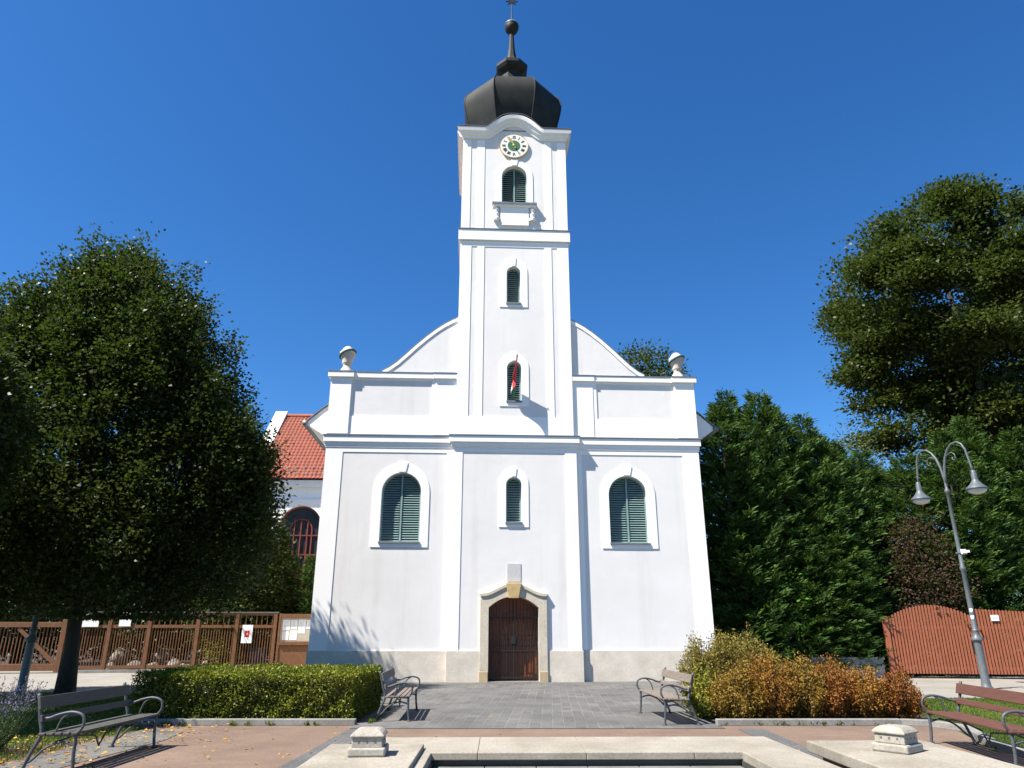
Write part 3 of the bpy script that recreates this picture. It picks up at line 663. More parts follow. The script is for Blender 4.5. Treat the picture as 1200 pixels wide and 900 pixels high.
b = MB(); b.box(-.1, flen + .1, -.09, .09, 2.324, 2.36); b.build('cap_rail', M['flash'], FE)
# gate to the left of the fence
GL = empty('wooden_gate', fa - fdir.normalized() * .12, fang, 'brown barred gate with a diagonal brace behind the lamp post under the tree', 'gate')
b = MB(); gl_ = -4.6
b.box(-.28, -.08, -.09, .09, .05, 2.05); b.box(gl_, gl_ + .2, -.09, .09, .05, 2.05); b.box(gl_ + .202, -.282, -.08, .08, 1.74, 1.94); b.box(gl_ + .202, -.282, -.08, .08, .1, .36)
b.build('gate_frame', M['fence'], GL, bevel=.01)
b = MB(); b.bar((-.3, -.03, .36), (-1.9, -.03, 1.72), .14, .05, (0, 1, 0)); b.build('brace', M['fence'], GL)
b = MB(); b.bar((gl_ + .22, -.03, .36), (-2.9, -.03, 1.72), .14, .05, (0, 1, 0)); b.build('brace', M['fence'], GL)
b = MB()
for k in range(30):
    x = gl_ + .28 + k * (-.36 - gl_ - .2) / 30; b.box(x - .016, x + .016, .02, .05, .362, 1.738)
b.build('picket_panel', M['fence'], GL)
# second stretch of fence further left (out towards the frame edge)
# notice board
NB = empty('notice_board', tuple(fa + fdir.normalized() * 8.1), fang, 'brown wooden notice board with pinned papers next to the church corner', 'notice board')
b = MB(); b.box(0, .09, -.1, .1, 0, 2.3); b.box(1.75, 1.84, -.1, .1, 0, 2.3); b.box(.092, 1.748, -.06, .06, .1, 1.02); b.build('board_body', M['fence'], NB, bevel=.008)
b = MB(); b.box(.092, 1.748, -.1, .06, 2.12, 2.28); b.build('top_rail', M['fence'], NB, bevel=.008)
b = MB(); b.box(.092, 1.748, -.13, .06, 1.03, 1.18); b.build('ledge', M['fence'], NB, bevel=.008)
b = MB(); b.box(.092, 1.748, .0, .05, 1.182, 2.118); b.build('board_panel', M['cork'], NB)
for x, z, w_, h in ((.16, 1.62, .3, .42), (.5, 1.66, .26, .38), (.8, 1.5, .3, .56), (1.14, 1.68, .34, .36), (.17, 1.24, .27, .34), (.48, 1.24, .3, .38)):
    b = MB(); b.box(x, x + w_, -.008, -.002, z, z + h); pp = b.build('notice', M['paper'], NB)
    b = MB()
    for q in range(5): b.box(x + .04, x + w_ - .04 - (q % 3) * .03, -.0095, -.0085, z + h - .07 - q * .055, z + h - .05 - q * .055)
    b.build('print_lines', M['print'], pp)
def on_fence(s, y, z): 
    d_ = fdir.normalized(); return (fa.x + d_.x * s + d_.y * (-y) * -1, fa.y + d_.y * s + d_.x * y, z)
def flat_sign(name, s, z0, w_, h, label, emblem=False):
    e = empty(name, on_fence(s, -.1, z0), fang, label, 'sign')
    b = MB(); b.box(0, w_, -.012, .0, 0, h); b.build('panel', M['paper'], e)
    if emblem:
        b = MB(); cx, cz = w_ * .5, h * .52
        for x0, x1, z0_, z1 in ((-.1, -.02, -.14, .12), (.02, .1, -.14, .12), (-.018, .018, .02, .12), (-.018, .018, -.14, -.06)): b.box(cx + x0, cx + x1, -.016, -.0125, cz + z0_, cz + z1)
        b.build('emblem', M['red'], e)
flat_sign('emblem_sign', 6.68, 1.12, .42, .72, 'white sign with a red emblem hung on the brown fence', True)
flat_sign('paper_notice', .4, 1.76, .62, .5, 'white paper on the fence top closest to the tree trunk')
flat_sign('paper_notice', 1.8, 1.78, .45, .55, 'white paper on the fence top between trunk and red emblem sign')
# yard behind the fence: pale rocks, bin
ROCKX = [(-17.2, 32.6, .24), (-16.4, 33.1, .3), (-15.5, 32.8, .27), (-14.8, 33.4, .34), (-14.1, 32.9, .25), (-13.4, 33.6, .3), (-12.7, 33.2, .24), (-15.9, 34.4, .36), (-14.5, 34.8, .4), (-17.6, 34.2, .42), (-13.0, 34.6, .36)]
ROCKN = ['first', 'second', 'third', 'fourth', 'fifth', 'sixth', 'seventh']
for i, (x, y, r) in enumerate(ROCKX):
    bm = bmesh.new(); bmesh.ops.create_icosphere(bm, subdivisions=3, radius=r)
    for v_ in bm.verts:
        d = np.array([v_.co[:]]) / r; f = 1 + lumps(d, 2.2, 100 + i, .22)[0]; v_.co *= f; v_.co.z *= .75; v_.co.z += r * .4
    me = bpy.data.meshes.new('rock'); bm.to_mesh(me); bm.free(); me.materials.append(M['rock'])
    o = bpy.data.objects.new('rock', me); col.objects.link(o); o.location = (x, y, .02 + (.35 if i > 6 else 0)); o.rotation_euler = (0, 0, i)
    lab = f'pale rock behind the fence, {ROCKN[i]} from the left in the front row' if i < 7 else f'pale rock in the raised back row behind the fence, {ROCKN[[9, 7, 8, 10].index(i) if i != 9 else 0]} from the left'
    tag(o, lab, 'rock', 'rocks in the yard behind the fence')
sheet('yard_soil', [(-34, 32.6), (-7.6, 32.6), (-7.6, 60), (-34, 60)], .006, M['soil'])
sheet('rockery_mound', [(-19, 33.8), (-12, 33.8), (-12, 36.2), (-19, 36.2)], .34, M['soil'])
BN = empty('waste_bin', (-10.9, 32.6, 0), fang, 'dark blue bin behind the fence near the notice board', 'bin')
b = MB(); b.prism([[(-.28, 0), (.28, 0), (.34, .85), (-.34, .85)]], -.3, .3); b.build('bin_body', M['bluebin'], BN, bevel=.03)
b = MB(); b.prism([[(-.37, .852), (.37, .852), (.34, .93), (-.34, .93)]], -.34, .34); b.build('lid', M['bluebin'], BN, bevel=.02)

# ------------------------------------------------------------------ right gate and low wall
ga, gb = Vector((13.75, 27.6, 0)), Vector((18.55, 26.75, 0)); gd = gb - ga; gl = gd.length; gang = math.atan2(gd.y, gd.x)
b = MB(); b.box(8.2, 13.55, 27.75, 28.15, 0, .62); b.box(8.15, 13.58, 27.71, 28.19, .622, .70); o = b.build('low_wall', M['wallstone'], bevel=.012); tag(o, 'low grey rendered wall in front of the dark conifers', 'wall')
GR = empty('picket_gate', ga, gang, 'red brown picket gate with an arched top behind the leaning lamp post', 'gate')
def gtop(x):
    if x < 2.95: t = (x - 1.55) / 1.55; return 2.02 + .5 * max(0, 1 - t * t)
    return 2.38 - .06 * (x - 2.95)
for x0, x1 in ((.12, 2.9), (2.98, gl - .16)):
    b = MB(); n_ = int((x1 - x0) / .105)
    for k in range(n_):
        x = x0 + (k + .5) * (x1 - x0) / n_; z = gtop(x); b.prism([[(x - .036, .16), (x + .036, .16), (x + .036, z - .03), (x, z), (x - .036, z - .03)]], -.025, .0)
    lf = b.build('gate_leaf', M['gate'], GR)
    b = MB()
    for z in (.35, 1.72): b.box(x0, x1, .002, .05, z - .05, z + .05)
    b.bar((x0 + .05, .03, .42), (x1 - .05, .03, 1.66), .1, .04, (0, 1, 0)); b.build('brace', M['gate'], lf)
for x in (0.0, gl - .08):
    b = MB(); b.box(x - .08, x + .1, -.07, .09, 0, 2.1 if x < 1 else 2.05); b.build('post', M['gate'], GR, bevel=.01)
b = MB(); b.box(2.8, 2.84, -.06, -.027, .85, 1.25); b.box(2.8, 3.0, -.06, -.03, 1.1, 1.13); b.build('handle', M['iron'], GR)
e = empty('gate_sign', tuple(ga + gd.normalized() * 3.55 + Vector((0, -.06, 1.95))), gang, 'small white notice on the right leaf of the red gate', 'sign')
b = MB(); b.box(0, .26, -.012, 0, 0, .2); b.build('panel', M['paper'], e)
b = MB(); b.box(.05, .2, -.0145, -.0125, .06, .1); b.build('print_lines', M['print'], e)
e = empty('letter_box', tuple(ga + gd.normalized() * (gl + .02) + Vector((0, -.18, 1.62))), gang, 'small cream box fixed to the right post of the red gate', 'letter box')
b = MB(); b.prism([[(-.16, 0), (.16, 0), (.16, .3), (0, .36), (-.16, .3)]], 0, .1); b.build('box_body', M['clockface'], e, bevel=.01)
b = MB(); b.box(-.1, .1, -.006, -.001, .2, .23); b.build('slot', M['dark'], e)
b = MB(); o = b.box(-.02 + gl + .15, gl + 9, -.1, .1, 0, .6).build('low_wall', M['wallstone'], None, bevel=.012); o.location = ga; o.rotation_euler = (0, 0, gang); tag(o, 'low grey wall running on beyond the right post of the red gate', 'wall')

# ------------------------------------------------------------------ lamp posts
def lamp_post():
    L = empty('street_lamp')
    b = MB(); b.lathe([(.19, 0), (.19, .06), (.15, .1), (.145, .2), (.13, .24), (.125, 1.32), (.185, 1.36), (.185, 1.42), (.11, 1.48), (.1, 1.6), (.12, 1.63), (.085, 1.68), (.075, 3.35), (.1, 3.38), (.1, 3.46), (.07, 3.5), (.058, 5.75), (.09, 5.78), (.09, 5.85), (.05, 5.9), (.045, 6.25)], 20)
    b.v = [(x * .86, y * .86, z) for x, y, z in b.v]; b.build('pole', M['lamp'], L, smooth=True).modifiers.new('e', 'EDGE_SPLIT').split_angle = R(50)
    b = MB(); b.lathe([(.001, -.06), (.06, 0), (.001, .06)], 12, (0, 0, 6.0)); b.build('knob', M['lamp'], L, smooth=True)
    for sx in (-1, 1):
        pts = [(0.0, 6.0), (.03, 6.3), (.09, 6.6), (.2, 6.9), (.36, 7.12), (.56, 7.26), (.78, 7.28), (.96, 7.18), (1.07, 6.98), (1.12, 6.7), (1.17, 6.42), (1.2, 6.24)]; pts = [(x * .83, z) for x, z in pts]
        b = MB(); b.tube([(sx * x, 0, z) for x, z in pts], [.04] * 4 + [.032] * 8, 8)
        b.tube([(sx * x, 0, z) for x, z in ((.13, 6.82), (.25, 6.95), (.4, 7.0), (.5, 6.92), (.52, 6.8), (.46, 6.73), (.4, 6.77), (.41, 6.84))], .016, 6)
        am = b.build('arm', M['lamp'], L, smooth=True)
        b = MB(); b.lathe([(.045, 6.3), (.07, 6.27), (.07, 6.2), (.085, 6.17), (.085, 6.02), (.11, 5.95), (.19, 5.84), (.29, 5.75), (.31, 5.71), (.29, 5.70)], 20, (sx * 1.0, 0, 0)); b.build('lamp_shade', M['lamp'], am, smooth=True)
        b = MB(); b.lathe([(.27, 5.70), (.25, 5.64), (.17, 5.58), (.05, 5.55)], 18, (sx * 1.0, 0, 0)); b.build('lamp_glass', M['glass'], am, smooth=True)
    return L
LP = lamp_post(); LP.location = (13.87, 22.5, 0); LP.rotation_euler = (0, 0, R(-70))
tag(LP, 'grey two armed street lamp with curled arms in front of the red gate', 'street lamp', 'two armed street lamps')
L2 = copy_tree(LP); L2.location = (-13.05, 20.5, 0); L2.rotation_euler = (0, 0, R(40)); L2['label'] = 'grey street lamp whose upper part is hidden in the large round tree'
e = empty('camera_box', (13.87, 22.5, 3.9), R(-48), 'small pale device clamped half way up the two armed lamp post', 'device')
b = MB(); b.box(.06, .2, -.09, .03, -.05, .09); b.box(.1, .32, -.14, -.095, -.02, .05); b.build('housing', M['paper'], e, bevel=.01); b = MB(); b.box(-.09, .058, -.08, .08, -.02, .02); b.build('bracket', M['lamp'], e)
for k, z in enumerate((2.12, 1.92)):
    e = empty('sticker', (13.87, 22.5, z), R(-30), ['upper', 'lower'][k] + ' white sticker on the pole of the two armed lamp', 'sticker')
    b = MB(); n_ = 7; rr = .073
    vs_ = [(rr * math.cos(a), rr * math.sin(a), zz) for zz in (0, .13) for a in np.linspace(R(-130), R(-60), n_)]
    b.add(vs_, [(i, i + 1, n_ + i + 1, n_ + i) for i in range(n_ - 1)]); o = b.build('paper_patch', M['paper'], e, smooth=True, recalc=False); s_ = o.modifiers.new('t', 'SOLIDIFY'); s_.thickness = .003; s_.offset = 1
# bicycle rack at the right edge
BR = empty('bicycle_rack', (15.3, 22.6, 0), R(8), 'low grey metal bicycle rack on the pavement beside the lamp post', 'bicycle rack')
b = MB()
for k in range(4):
    x = k * .45; b.tube([(x, -.25, .02), (x, -.28, .3), (x, -.2, .42), (x, .0, .44), (x, .2, .3), (x, .28, .02)], .014, 6)
b.build('hoops', M['flash'], BR, smooth=True)
b = MB(); b.tube([(-.1, -.25, .03), (1.5, -.25, .03)], .018, 6); b.tube([(-.1, .28, .03), (1.5, .28, .03)], .018, 6); b.build('base_bars', M['flash'], BR, smooth=True)

# ------------------------------------------------------------------ benches (front faces local -y)
def bench(woodmat, L=1.75):
    B = empty('park_bench')
    for sx in (-1, 1):
        x = sx * L / 2; b = MB()
        def curve(pts, r, n=7):
            P = []                                   # Catmull-Rom through (y, z)
            pts = [pts[0]] + list(pts) + [pts[-1]]
            for i in range(1, len(pts) - 2):
                p0, p1, p2, p3 = [np.array(q) for q in pts[i - 1:i + 3]]
                for t in np.linspace(0, 1, 6, endpoint=False): P.append(.5 * (2 * p1 + (p2 - p0) * t + (2 * p0 - 5 * p1 + 4 * p2 - p3) * t * t + (-p0 + 3 * p1 - 3 * p2 + p3) * t ** 3))
            P.append(np.array(pts[-1])); b.tube([(x, q[0], q[1]) for q in P], r, n)
        curve([(-.30, .01), (-.275, .2), (-.27, .42)], .022)                    # front leg
        curve([(.33, .01), (.25, .22), (.17, .42), (.22, .6), (.29, .88)], .022)  # rear leg and back post
        curve([(-.28, .41), (-.05, .42), (.17, .42)], .02)                      # seat rail
        curve([(-.27, .42), (-.335, .52), (-.31, .63), (-.18, .67), (-.02, .645), (.12, .6), (.235, .625)], .018)  # arm
        curve([(-.14, .655), (-.06, .6), (-.02, .5), (.0, .42)], .012)          # arm scroll
        curve([(-.265, .3), (-.1, .335), (.08, .27), (.22, .14), (.29, .1)], .015)  # lower brace
        b.box(x - .03, x + .03, -.335, -.265, 0, .02); b.box(x - .03, x + .03, .30, .37, 0, .02)
        b.build('iron_side', M['castiron'], B, smooth=True)
    b = MB()
    for k in range(5):
        y = -.265 + k * .1; b.obox((0, y, .437 - .012 * (k / 4)), (L + .1, .078, .03), Matrix.Rotation(0, 3, 'X'))
    b.build('seat', woodmat, B, bevel=.007)
    b = MB()
    for yy, zz, h in ((.205, .60, .085), (.262, .775, .15)): b.obox((0, yy - .03, zz), (L + .1, .028, h), Matrix.Rotation(R(-15), 3, 'X'))
    b.build('backrest', woodmat, B, bevel=.008)
    b = MB(); b.tube([(-L / 2, -.02, .33), (-L * .3, -.02, .36), (-.12, -.02, .3), (0, -.02, .16), (.12, -.02, .3), (L * .3, -.02, .36), (L / 2, -.02, .33)], .012, 6)
    b.build('stretcher', M['castiron'], B, smooth=True)
    return B
B1 = bench(M['slatshade'], 2.0); B1.location = (-5.6, 10.65, .014); B1.rotation_euler = (0, 0, R(89))
tag(B1, 'grey slatted bench in shade at the lawn by the lavender', 'bench', 'cast iron benches round the square')
B2 = copy_tree(B1)
for o in kids(B2):
    if o.name.split('.')[0] in ('seat', 'backrest'): o.data = o.data.copy(); o.data.materials[0] = M['slatgrey']
B2.location = (-2.30, 15.75, .014); B2.rotation_euler = (0, 0, R(93)); B2['label'] = 'weathered bench against the end of the clipped hedge'
B3 = copy_tree(B2); B3.location = (3.02, 15.2, .014); B3.rotation_euler = (0, 0, R(-87)); B3['label'] = 'weathered bench in front of the tall olive shrub'
B4 = bench(M['slatbrown'], 2.3); B4.location = (6.58, 10.85, .014); B4.rotation_euler = (0, 0, R(-96))
tag(B4, 'bench with red brown slats on the edge of the lawn below the lamp', 'bench', 'cast iron benches round the square')

# ------------------------------------------------------------------ fountain basin
FB = empty('fountain_basin', (.85, 7.0, 0), R(1), 'pale limestone rim of a rectangular fountain basin with water', 'fountain')
zr = .35; xi0, xi1, yi1 = -1.72, 1.78, 1.95; xo0, xo1, yo1 = -2.42, 2.46, 3.1; yb0, yo0 = -3.0, -4.1
b = MB()
for k in range(4):
    a = xo0 + (xo1 - xo0) * k / 4; c = xo0 + (xo1 - xo0) * (k + 1) / 4; b.box(a + .0015, c - .0015, yi1, yo1, .02, zr - .08); b.box(a + .0015, c - .0015, yi1 - .07, yo1, zr - .079, zr)
for k in range(4):
    a = yb0 + (yi1 - yb0) * k / 4; c = yb0 + (yi1 - yb0) * (k + 1) / 4
    b.box(xo0, xi0, a + .003, c - .003, .02, zr - .001); b.box(xi1, xo1, a + .003, c - .003, .02, zr - .001)
b.box(xo0, xo1, yo0, yb0 - .003, .02, zr); b.build('rim', M['rim'], FB, bevel=.009)
b = MB(); b.box(xi0 + .0, xi1, yi1 - .012, yi1 - .001, -.35, zr - .09); b.box(xi0 + .001, xi0 + .012, yb0, yi1 - .013, -.35, zr - .09); b.box(xi1 - .012, xi1 - .001, yb0, yi1 - .013, -.35, zr - .09)
b.build('lining', M['darkstone'], FB)
b = MB()
for k in range(6):
    a = xi0 + .021 + (xi1 - xi0 - .042) * k / 6; c = xi0 + .021 + (xi1 - xi0 - .042) * (k + 1) / 6; b.box(a + .004, c - .004, yi1 - .9, yi1 - .014, .06, .205)
for sx in (0, 1):
    x0, x1 = ((xi0 + .021, xi0 + .42), (xi1 - .42, xi1 - .021))[sx]; b.box(x0, x1, yb0, yi1 - .904, .06, .204)
b.build('ledge', M['basin'], FB, bevel=.008)
b = MB(); b.box(xi0 + .021, xi1 - .021, yb0, yi1 - .021, .02, .025); b.build('basin_bottom', M['basin'], FB)
o = sheet('basin_water', [(-1.3 + .85, 4.1), (1.35 + .85, 4.1), (1.35 + .85, 8.03), (-1.3 + .85, 8.03)], .15, M['water'])
def corner(name, loc, rz, capz, label, sw, sx0, sx1, sy0, sy1):
    E_ = empty(name, loc, R(1), label, 'fountain stone', 'carved corner stones of the fountain')
    b = MB(); b.box(sx0, sx1, sy0, sy1, .28, .40); b.box(sx0 + .12, sx1 - .12, sy0 + .1, sy1 - .12, .02, .279); b.build('slab', M['rim'], E_, bevel=.012)
    cp = empty('carved_cap', (0, capz, .40), R(rz)); cp.parent = E_
    b = MB(); b.box(-.195, .195, -.195, .195, .001, .085); b.build('base', M['cap'], cp, bevel=.018)
    b = MB(); b.prism([[(-.165, .086), (.165, .086), (.155, .18), (-.155, .18)]], -.16, .16); bd = b.build('body', M['cap'], cp, bevel=.01)
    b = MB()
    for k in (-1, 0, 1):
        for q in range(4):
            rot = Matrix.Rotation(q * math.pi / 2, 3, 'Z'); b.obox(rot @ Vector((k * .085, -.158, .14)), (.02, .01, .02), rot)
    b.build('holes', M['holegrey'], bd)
    b = MB(); b.lathe([(.178, .181), (.176, .2), (.155, .225), (.12, .248), (.09, .256)], 4, phase=R(45), apothem=True); b.build('top', M['cap'], cp, bevel=.01)
corner('corner_stone', (-1.53, 8.72, 0), 2, -.32, 'carved corner stone with three holes, left of the basin water', 1, -.56, .52, -2.6, .42)
corner('corner_stone', (4.2, 9.0, 0), 38, -.38, 'carved corner stone turned diagonally in front of the red brown bench', 1, -.68, .72, -2.6, .42)

# ------------------------------------------------------------------ vegetation
def branch_tubes(b, base, top, r0, n_limb, spread, zs, seed, up=.7):
    r = random.Random(seed)
    base = Vector(base); top = Vector(top)
    pts = []; 
    for i in range(9):
        t = i / 8; p = base.lerp(top, t) + Vector((r.uniform(-.1, .1), r.uniform(-.1, .1), 0)) * (1 if 0 < i else 0); pts.append(p)
    b.tube(pts, [r0 * (1.35 if i == 0 else 1) * (1 - .88 * i / 8) for i in range(9)], 12)
    for k in range(n_limb):
        t = zs + (0.95 - zs) * (k + .5) / n_limb; p = base.lerp(top, t); a = k * 2.4 + r.uniform(-.4, .4); ln = spread * (1 - .65 * t) * r.uniform(.75, 1.05)
        d = Vector((math.cos(a), math.sin(a), up * r.uniform(.6, 1.3))).normalized(); rr = r0 * (1 - .85 * t) * .5
        q1 = p + d * ln * .5; q2 = q1 + (d + Vector((0, 0, .25))).normalized() * ln * .5
        b.tube([p, q1, q2], [rr, rr * .65, rr * .2], 7)
        for s_ in range(3):
            p2 = p.lerp(q1, .5) if s_ == 0 else q1.lerp(q2, .2 + .35 * s_ - .35); dd = (d + Vector((r.uniform(-.8, .8), r.uniform(-.8, .8), r.uniform(-.1, .6)))).normalized()
            b.tube([p2, p2 + dd * ln * .35], [rr * .4, rr * .1], 5)
def clusters_to_leaves(Cn, Dn, per, spread, L, W, seed, droop=.2, upn=.7, flat=.6):
    r = np.random.default_rng(seed); n = len(Cn); idx = np.repeat(np.arange(n), per); m = len(idx)
    base = Cn[idx]; d0 = Dn[idx]
    off = r.normal(size=(m, 3)) * spread * np.array([1, 1, flat]) + d0 * r.uniform(-.5, 1.0, (m, 1)) * spread * 1.3
    P = base + off
    D = unit(unit(off) * .8 + d0 * .5 + r.normal(size=(m, 3)) * .5 - np.array([0, 0, droop]))
    Nn = unit(np.array([0, 0, 1.]) * upn + d0 * .35 + r.normal(size=(m, 3)) * .55)
    cv = r.beta(2, 3, n)[idx]; var = cv * .55 + r.beta(2, 3.2, m) * .5
    s = r.uniform(.65, 1.25, m)
    return P, D, Nn, L * s, W * s, var
def env_tree(name, loc, prof, trunk_r, lab, cat, mat, ncl, per, spread, L, W, seed, group=None, lump=.18, trunk_top=.8, squash=1., bottom_open=0, limbs=14, off=(0, 0), lean=(0, 0), upt=.35, flat=.6, clump=None, shoots=0):
    """prof: (z, r) crown envelope. Twig clusters fill the crown, thicker to the outside."""
    T = empty(name, loc, 0, lab, cat, group)
    zz = np.array([p[0] for p in prof]); rr = np.array([p[1] for p in prof]); r = np.random.default_rng(seed)
    zt = zz[-1]; b = MB(); branch_tubes(b, (0, 0, 0), (off[0] + lean[0], off[1] + lean[1], zz[0] + (zt - zz[0]) * trunk_top), trunk_r, limbs, rr.max() * .95, max(.12, zz[0] / zt * .9), seed)
    b.build('trunk', M['bark'], T, smooth=True)
    cand = r.uniform(zz[0], zt, ncl * 6); wgt = np.interp(cand, zz, rr) ** 1.3; cand = cand[r.random(len(cand)) < wgt / wgt.max()][:ncl]
    n = len(cand); a = r.uniform(0, 2 * math.pi, n); rad = np.sqrt(r.uniform(0.12, 1, n)); rad = np.where(r.random(n) < .55, r.uniform(.8, 1.02, n), rad)
    R0 = np.interp(cand, zz, rr)
    dirs = np.stack([np.cos(a), np.sin(a), (cand - zz.mean()) / (zt - zz[0]) * 2], 1)
    if clump:
        nc, sxy, sz = clump; gi = r.integers(0, nc, n)
        ca, cr, cz = a[:nc], rad[:nc] * .93, cand[:nc]; cR = R0[:nc]
        gx = np.cos(ca) * cr * cR; gy = np.sin(ca) * cr * cR
        q = unit(r.normal(size=(n, 3))) * (r.random((n, 1)) ** .5)
        jx = gx[gi] + q[:, 0] * sxy; jy = gy[gi] + q[:, 1] * sxy; jz = cz[gi] + q[:, 2] * sz
        mixm = r.random(n) < .86
        xx = np.where(mixm, jx, np.cos(a) * rad * R0); yy = np.where(mixm, jy, np.sin(a) * rad * R0); cand = np.where(mixm, jz, cand)
        a = np.arctan2(yy, xx); R0 = np.maximum(np.interp(cand, zz, rr), .3); rad = np.hypot(xx, yy) / R0
        dirs = np.stack([np.cos(a), np.sin(a), (cand - zz.mean()) / (zt - zz[0]) * 2], 1)
    lf = 1 + lumps(dirs, 2.4, seed + 1, lump) + lumps(dirs, 6, seed + 2, lump * .5)
    Cn = np.stack([np.cos(a) * rad * R0 * lf + off[0] * np.clip((cand - zz[0]) / (zt - zz[0]), 0, 1), np.sin(a) * rad * R0 * lf * squash, cand + r.normal(0, .15, n)], 1)
    Dn = unit(np.stack([np.cos(a) * rad, np.sin(a) * rad, upt + .9 * (cand - zz.mean()) / (zt - zz[0])], 1))
    P, D, Nn, l, w_, var = clusters_to_leaves(Cn, Dn, per, spread, L, W, seed + 3, flat=flat)
    if shoots:
        q = r.choice(np.nonzero(rad > .75)[0], shoots); sd_ = unit(Dn[q] * .9 + np.array([0, 0, .9]) + r.normal(0, .25, (shoots, 3))); ln = r.uniform(.35, .95, shoots); m_ = 16
        t_ = r.random((shoots, m_)) ** .8; sp_ = (Cn[q][:, None] + sd_[:, None] * (t_ * ln[:, None])[..., None]).reshape(-1, 3) + r.normal(0, .045, (shoots * m_, 3))
        P = np.concatenate([P, sp_]); D = np.concatenate([D, np.repeat(sd_, m_, 0) * .6 + r.normal(0, .6, (shoots * m_, 3))]); Nn = np.concatenate([Nn, r.normal(0, .6, (shoots * m_, 3)) + np.array([0, 0, .6])])
        l = np.concatenate([l, L * r.uniform(.5, 1.15, shoots * m_)]); w_ = np.concatenate([w_, W * r.uniform(.5, 1.1, shoots * m_)]); var = np.concatenate([var, np.repeat(r.beta(2, 2.5, shoots), m_) * .6 + r.random(shoots * m_) * .5])
    P[:, 2] = np.maximum(P[:, 2], zz[0] - .4)
    leaf_mesh('crown', P, D, Nn, l, w_, var, mat, T)
    return T
# large round tree, left
K = .894
env_tree('deciduous_tree', (-11.35, 19.6, 0), [(z * K, r_ * K) for z, r_ in [(2.65, 2.8), (3.1, 4.7), (3.9, 5.5), (5, 5.4), (6.5, 5.0), (8, 4.55), (9.5, 4.15), (10.8, 3.55), (11.9, 2.8), (12.8, 1.9), (13.4, 1.0), (13.8, .3)]], .2,
         'large dense round crowned tree with a dark trunk beside the street lamp', 'tree', M['linden'], 8600, 31, .19, .108, .088, 21, lump=.06, off=(-.6, 0), limbs=20, upt=.9, squash=.72, clump=(300, .62, 1.25), shoots=1500)
env_tree('deciduous_tree', (-11.6, 13.1, 0), [(3.3, .7), (4.1, 1.7), (5.4, 2.05), (6.4, 1.6), (7.1, .8), (7.5, .2)], .14, 'smaller tree at the left edge of the picture in front of the large one', 'tree', M['linden'], 2000, 20, .18, .11, .09, 25, lump=.08, limbs=12)
# tall tree at the right edge: heavy overhanging top, narrower below
BT = env_tree('tall_tree', (25.3, 35, 0), [(7.5, 3.2), (9, 4.5), (11, 4.4), (13, 4.3), (14.5, 4.3), (16, 4.5), (17.5, 4.9), (19.5, 5.2), (21.2, 5.0), (22.6, 4.0), (23.6, 2.6), (24.6, 1.0)], .45,
         'very tall broad tree with an overhanging top behind the right conifers', 'tree', M['bigleaf'], 6500, 28, .34, .2, .15, 31, lump=.2, off=(-1.5, 0), limbs=22, flat=.3, clump=(110, 1.2, .55), shoots=900)
env_tree('tall_tree', (29.6, 37.5, 0), [(7.5, 3.6), (9, 5.0), (12, 5.4), (15, 5.2), (17, 4.4), (18.6, 2.9), (19.6, 1.0)], .4,
         'dark tree at the right edge, lower than the very tall one beside it', 'tree', M['bigleaf'], 3600, 26, .34, .2, .15, 37, lump=.13, limbs=18, flat=.3, clump=(90, 1.25, .6), shoots=400)
env_tree('deciduous_tree', (9.4, 49, 0), [(12, 1.6), (15, 2.8), (18, 2.6), (20, 1.8), (21.2, .5)], .35, 'dark tree peeping up behind the right end of the church attic', 'tree', M['bigleaf'], 1200, 14, .36, .22, .17, 41)
env_tree('deciduous_tree', (-11.9, 34.2, 0), [(.8, 1.4), (2, 2.0), (3.5, 2.1), (5, 1.6), (6.0, .9), (6.7, .3)], .12, 'small dark leafy tree between the fence and the white side building', 'tree', M['linden'], 2600, 18, .22, .13, .1, 43, limbs=10)
env_tree('deciduous_tree', (-17.5, 37, 0), [(.6, 2.4), (2.5, 3.4), (5, 3.2), (7, 2.3), (8.5, .6)], .2, 'dark bushy tree in the yard behind the wooden gate', 'tree', M['linden'], 2800, 16, .3, .17, .13, 45, limbs=10)
env_tree('deciduous_tree', (-23.5, 36, 0), [(.6, 2.8), (2.5, 3.8), (5, 3.6), (7, 2.6), (8.5, .8)], .2, 'dark bushy tree at the left edge behind the wooden gate', 'tree', M['linden'], 2600, 16, .3, .18, .14, 46, limbs=10)
env_tree('pale_tree', (16.2, 34, 0), [(5, 1.2), (6.5, 2.0), (8.5, 1.8), (10, 1.1), (10.9, .3)], .14, 'pale feathery tree showing between the conifers and the tall tree', 'tree', M['palecon'], 500, 12, .3, .16, .05, 47, limbs=14)
env_tree('copper_shrub', (16.2, 28.9, 0), [(.8, .8), (2, 1.15), (4, 1.1), (5.2, .8), (5.9, .3)], .08, 'dry brown leaved shrub among the conifers behind the arched gate leaf', 'shrub', M['brownleaf'], 700, 13, .22, .11, .08, 48, limbs=10)
# low plants behind the fence
for i, (x, y, h, lab) in enumerate(((-12.2, 32.9, 1.5, 'yellow green bush seen through the fence below the emblem sign'), (-10.2, 33.4, 1.9, 'dark bush behind the notice board'), (-14.4, 36.8, 2.2, 'dark bush behind the pale rocks'))):
    env_tree('bush', (x, y, .02), [(.1, .5), (h * .4, .85), (h * .75, .7), (h, .2)], .04, lab, 'bush', M['hedge'] if i == 0 else M['linden'], 260, 12, .14, .09, .07, 60 + i, limbs=6)

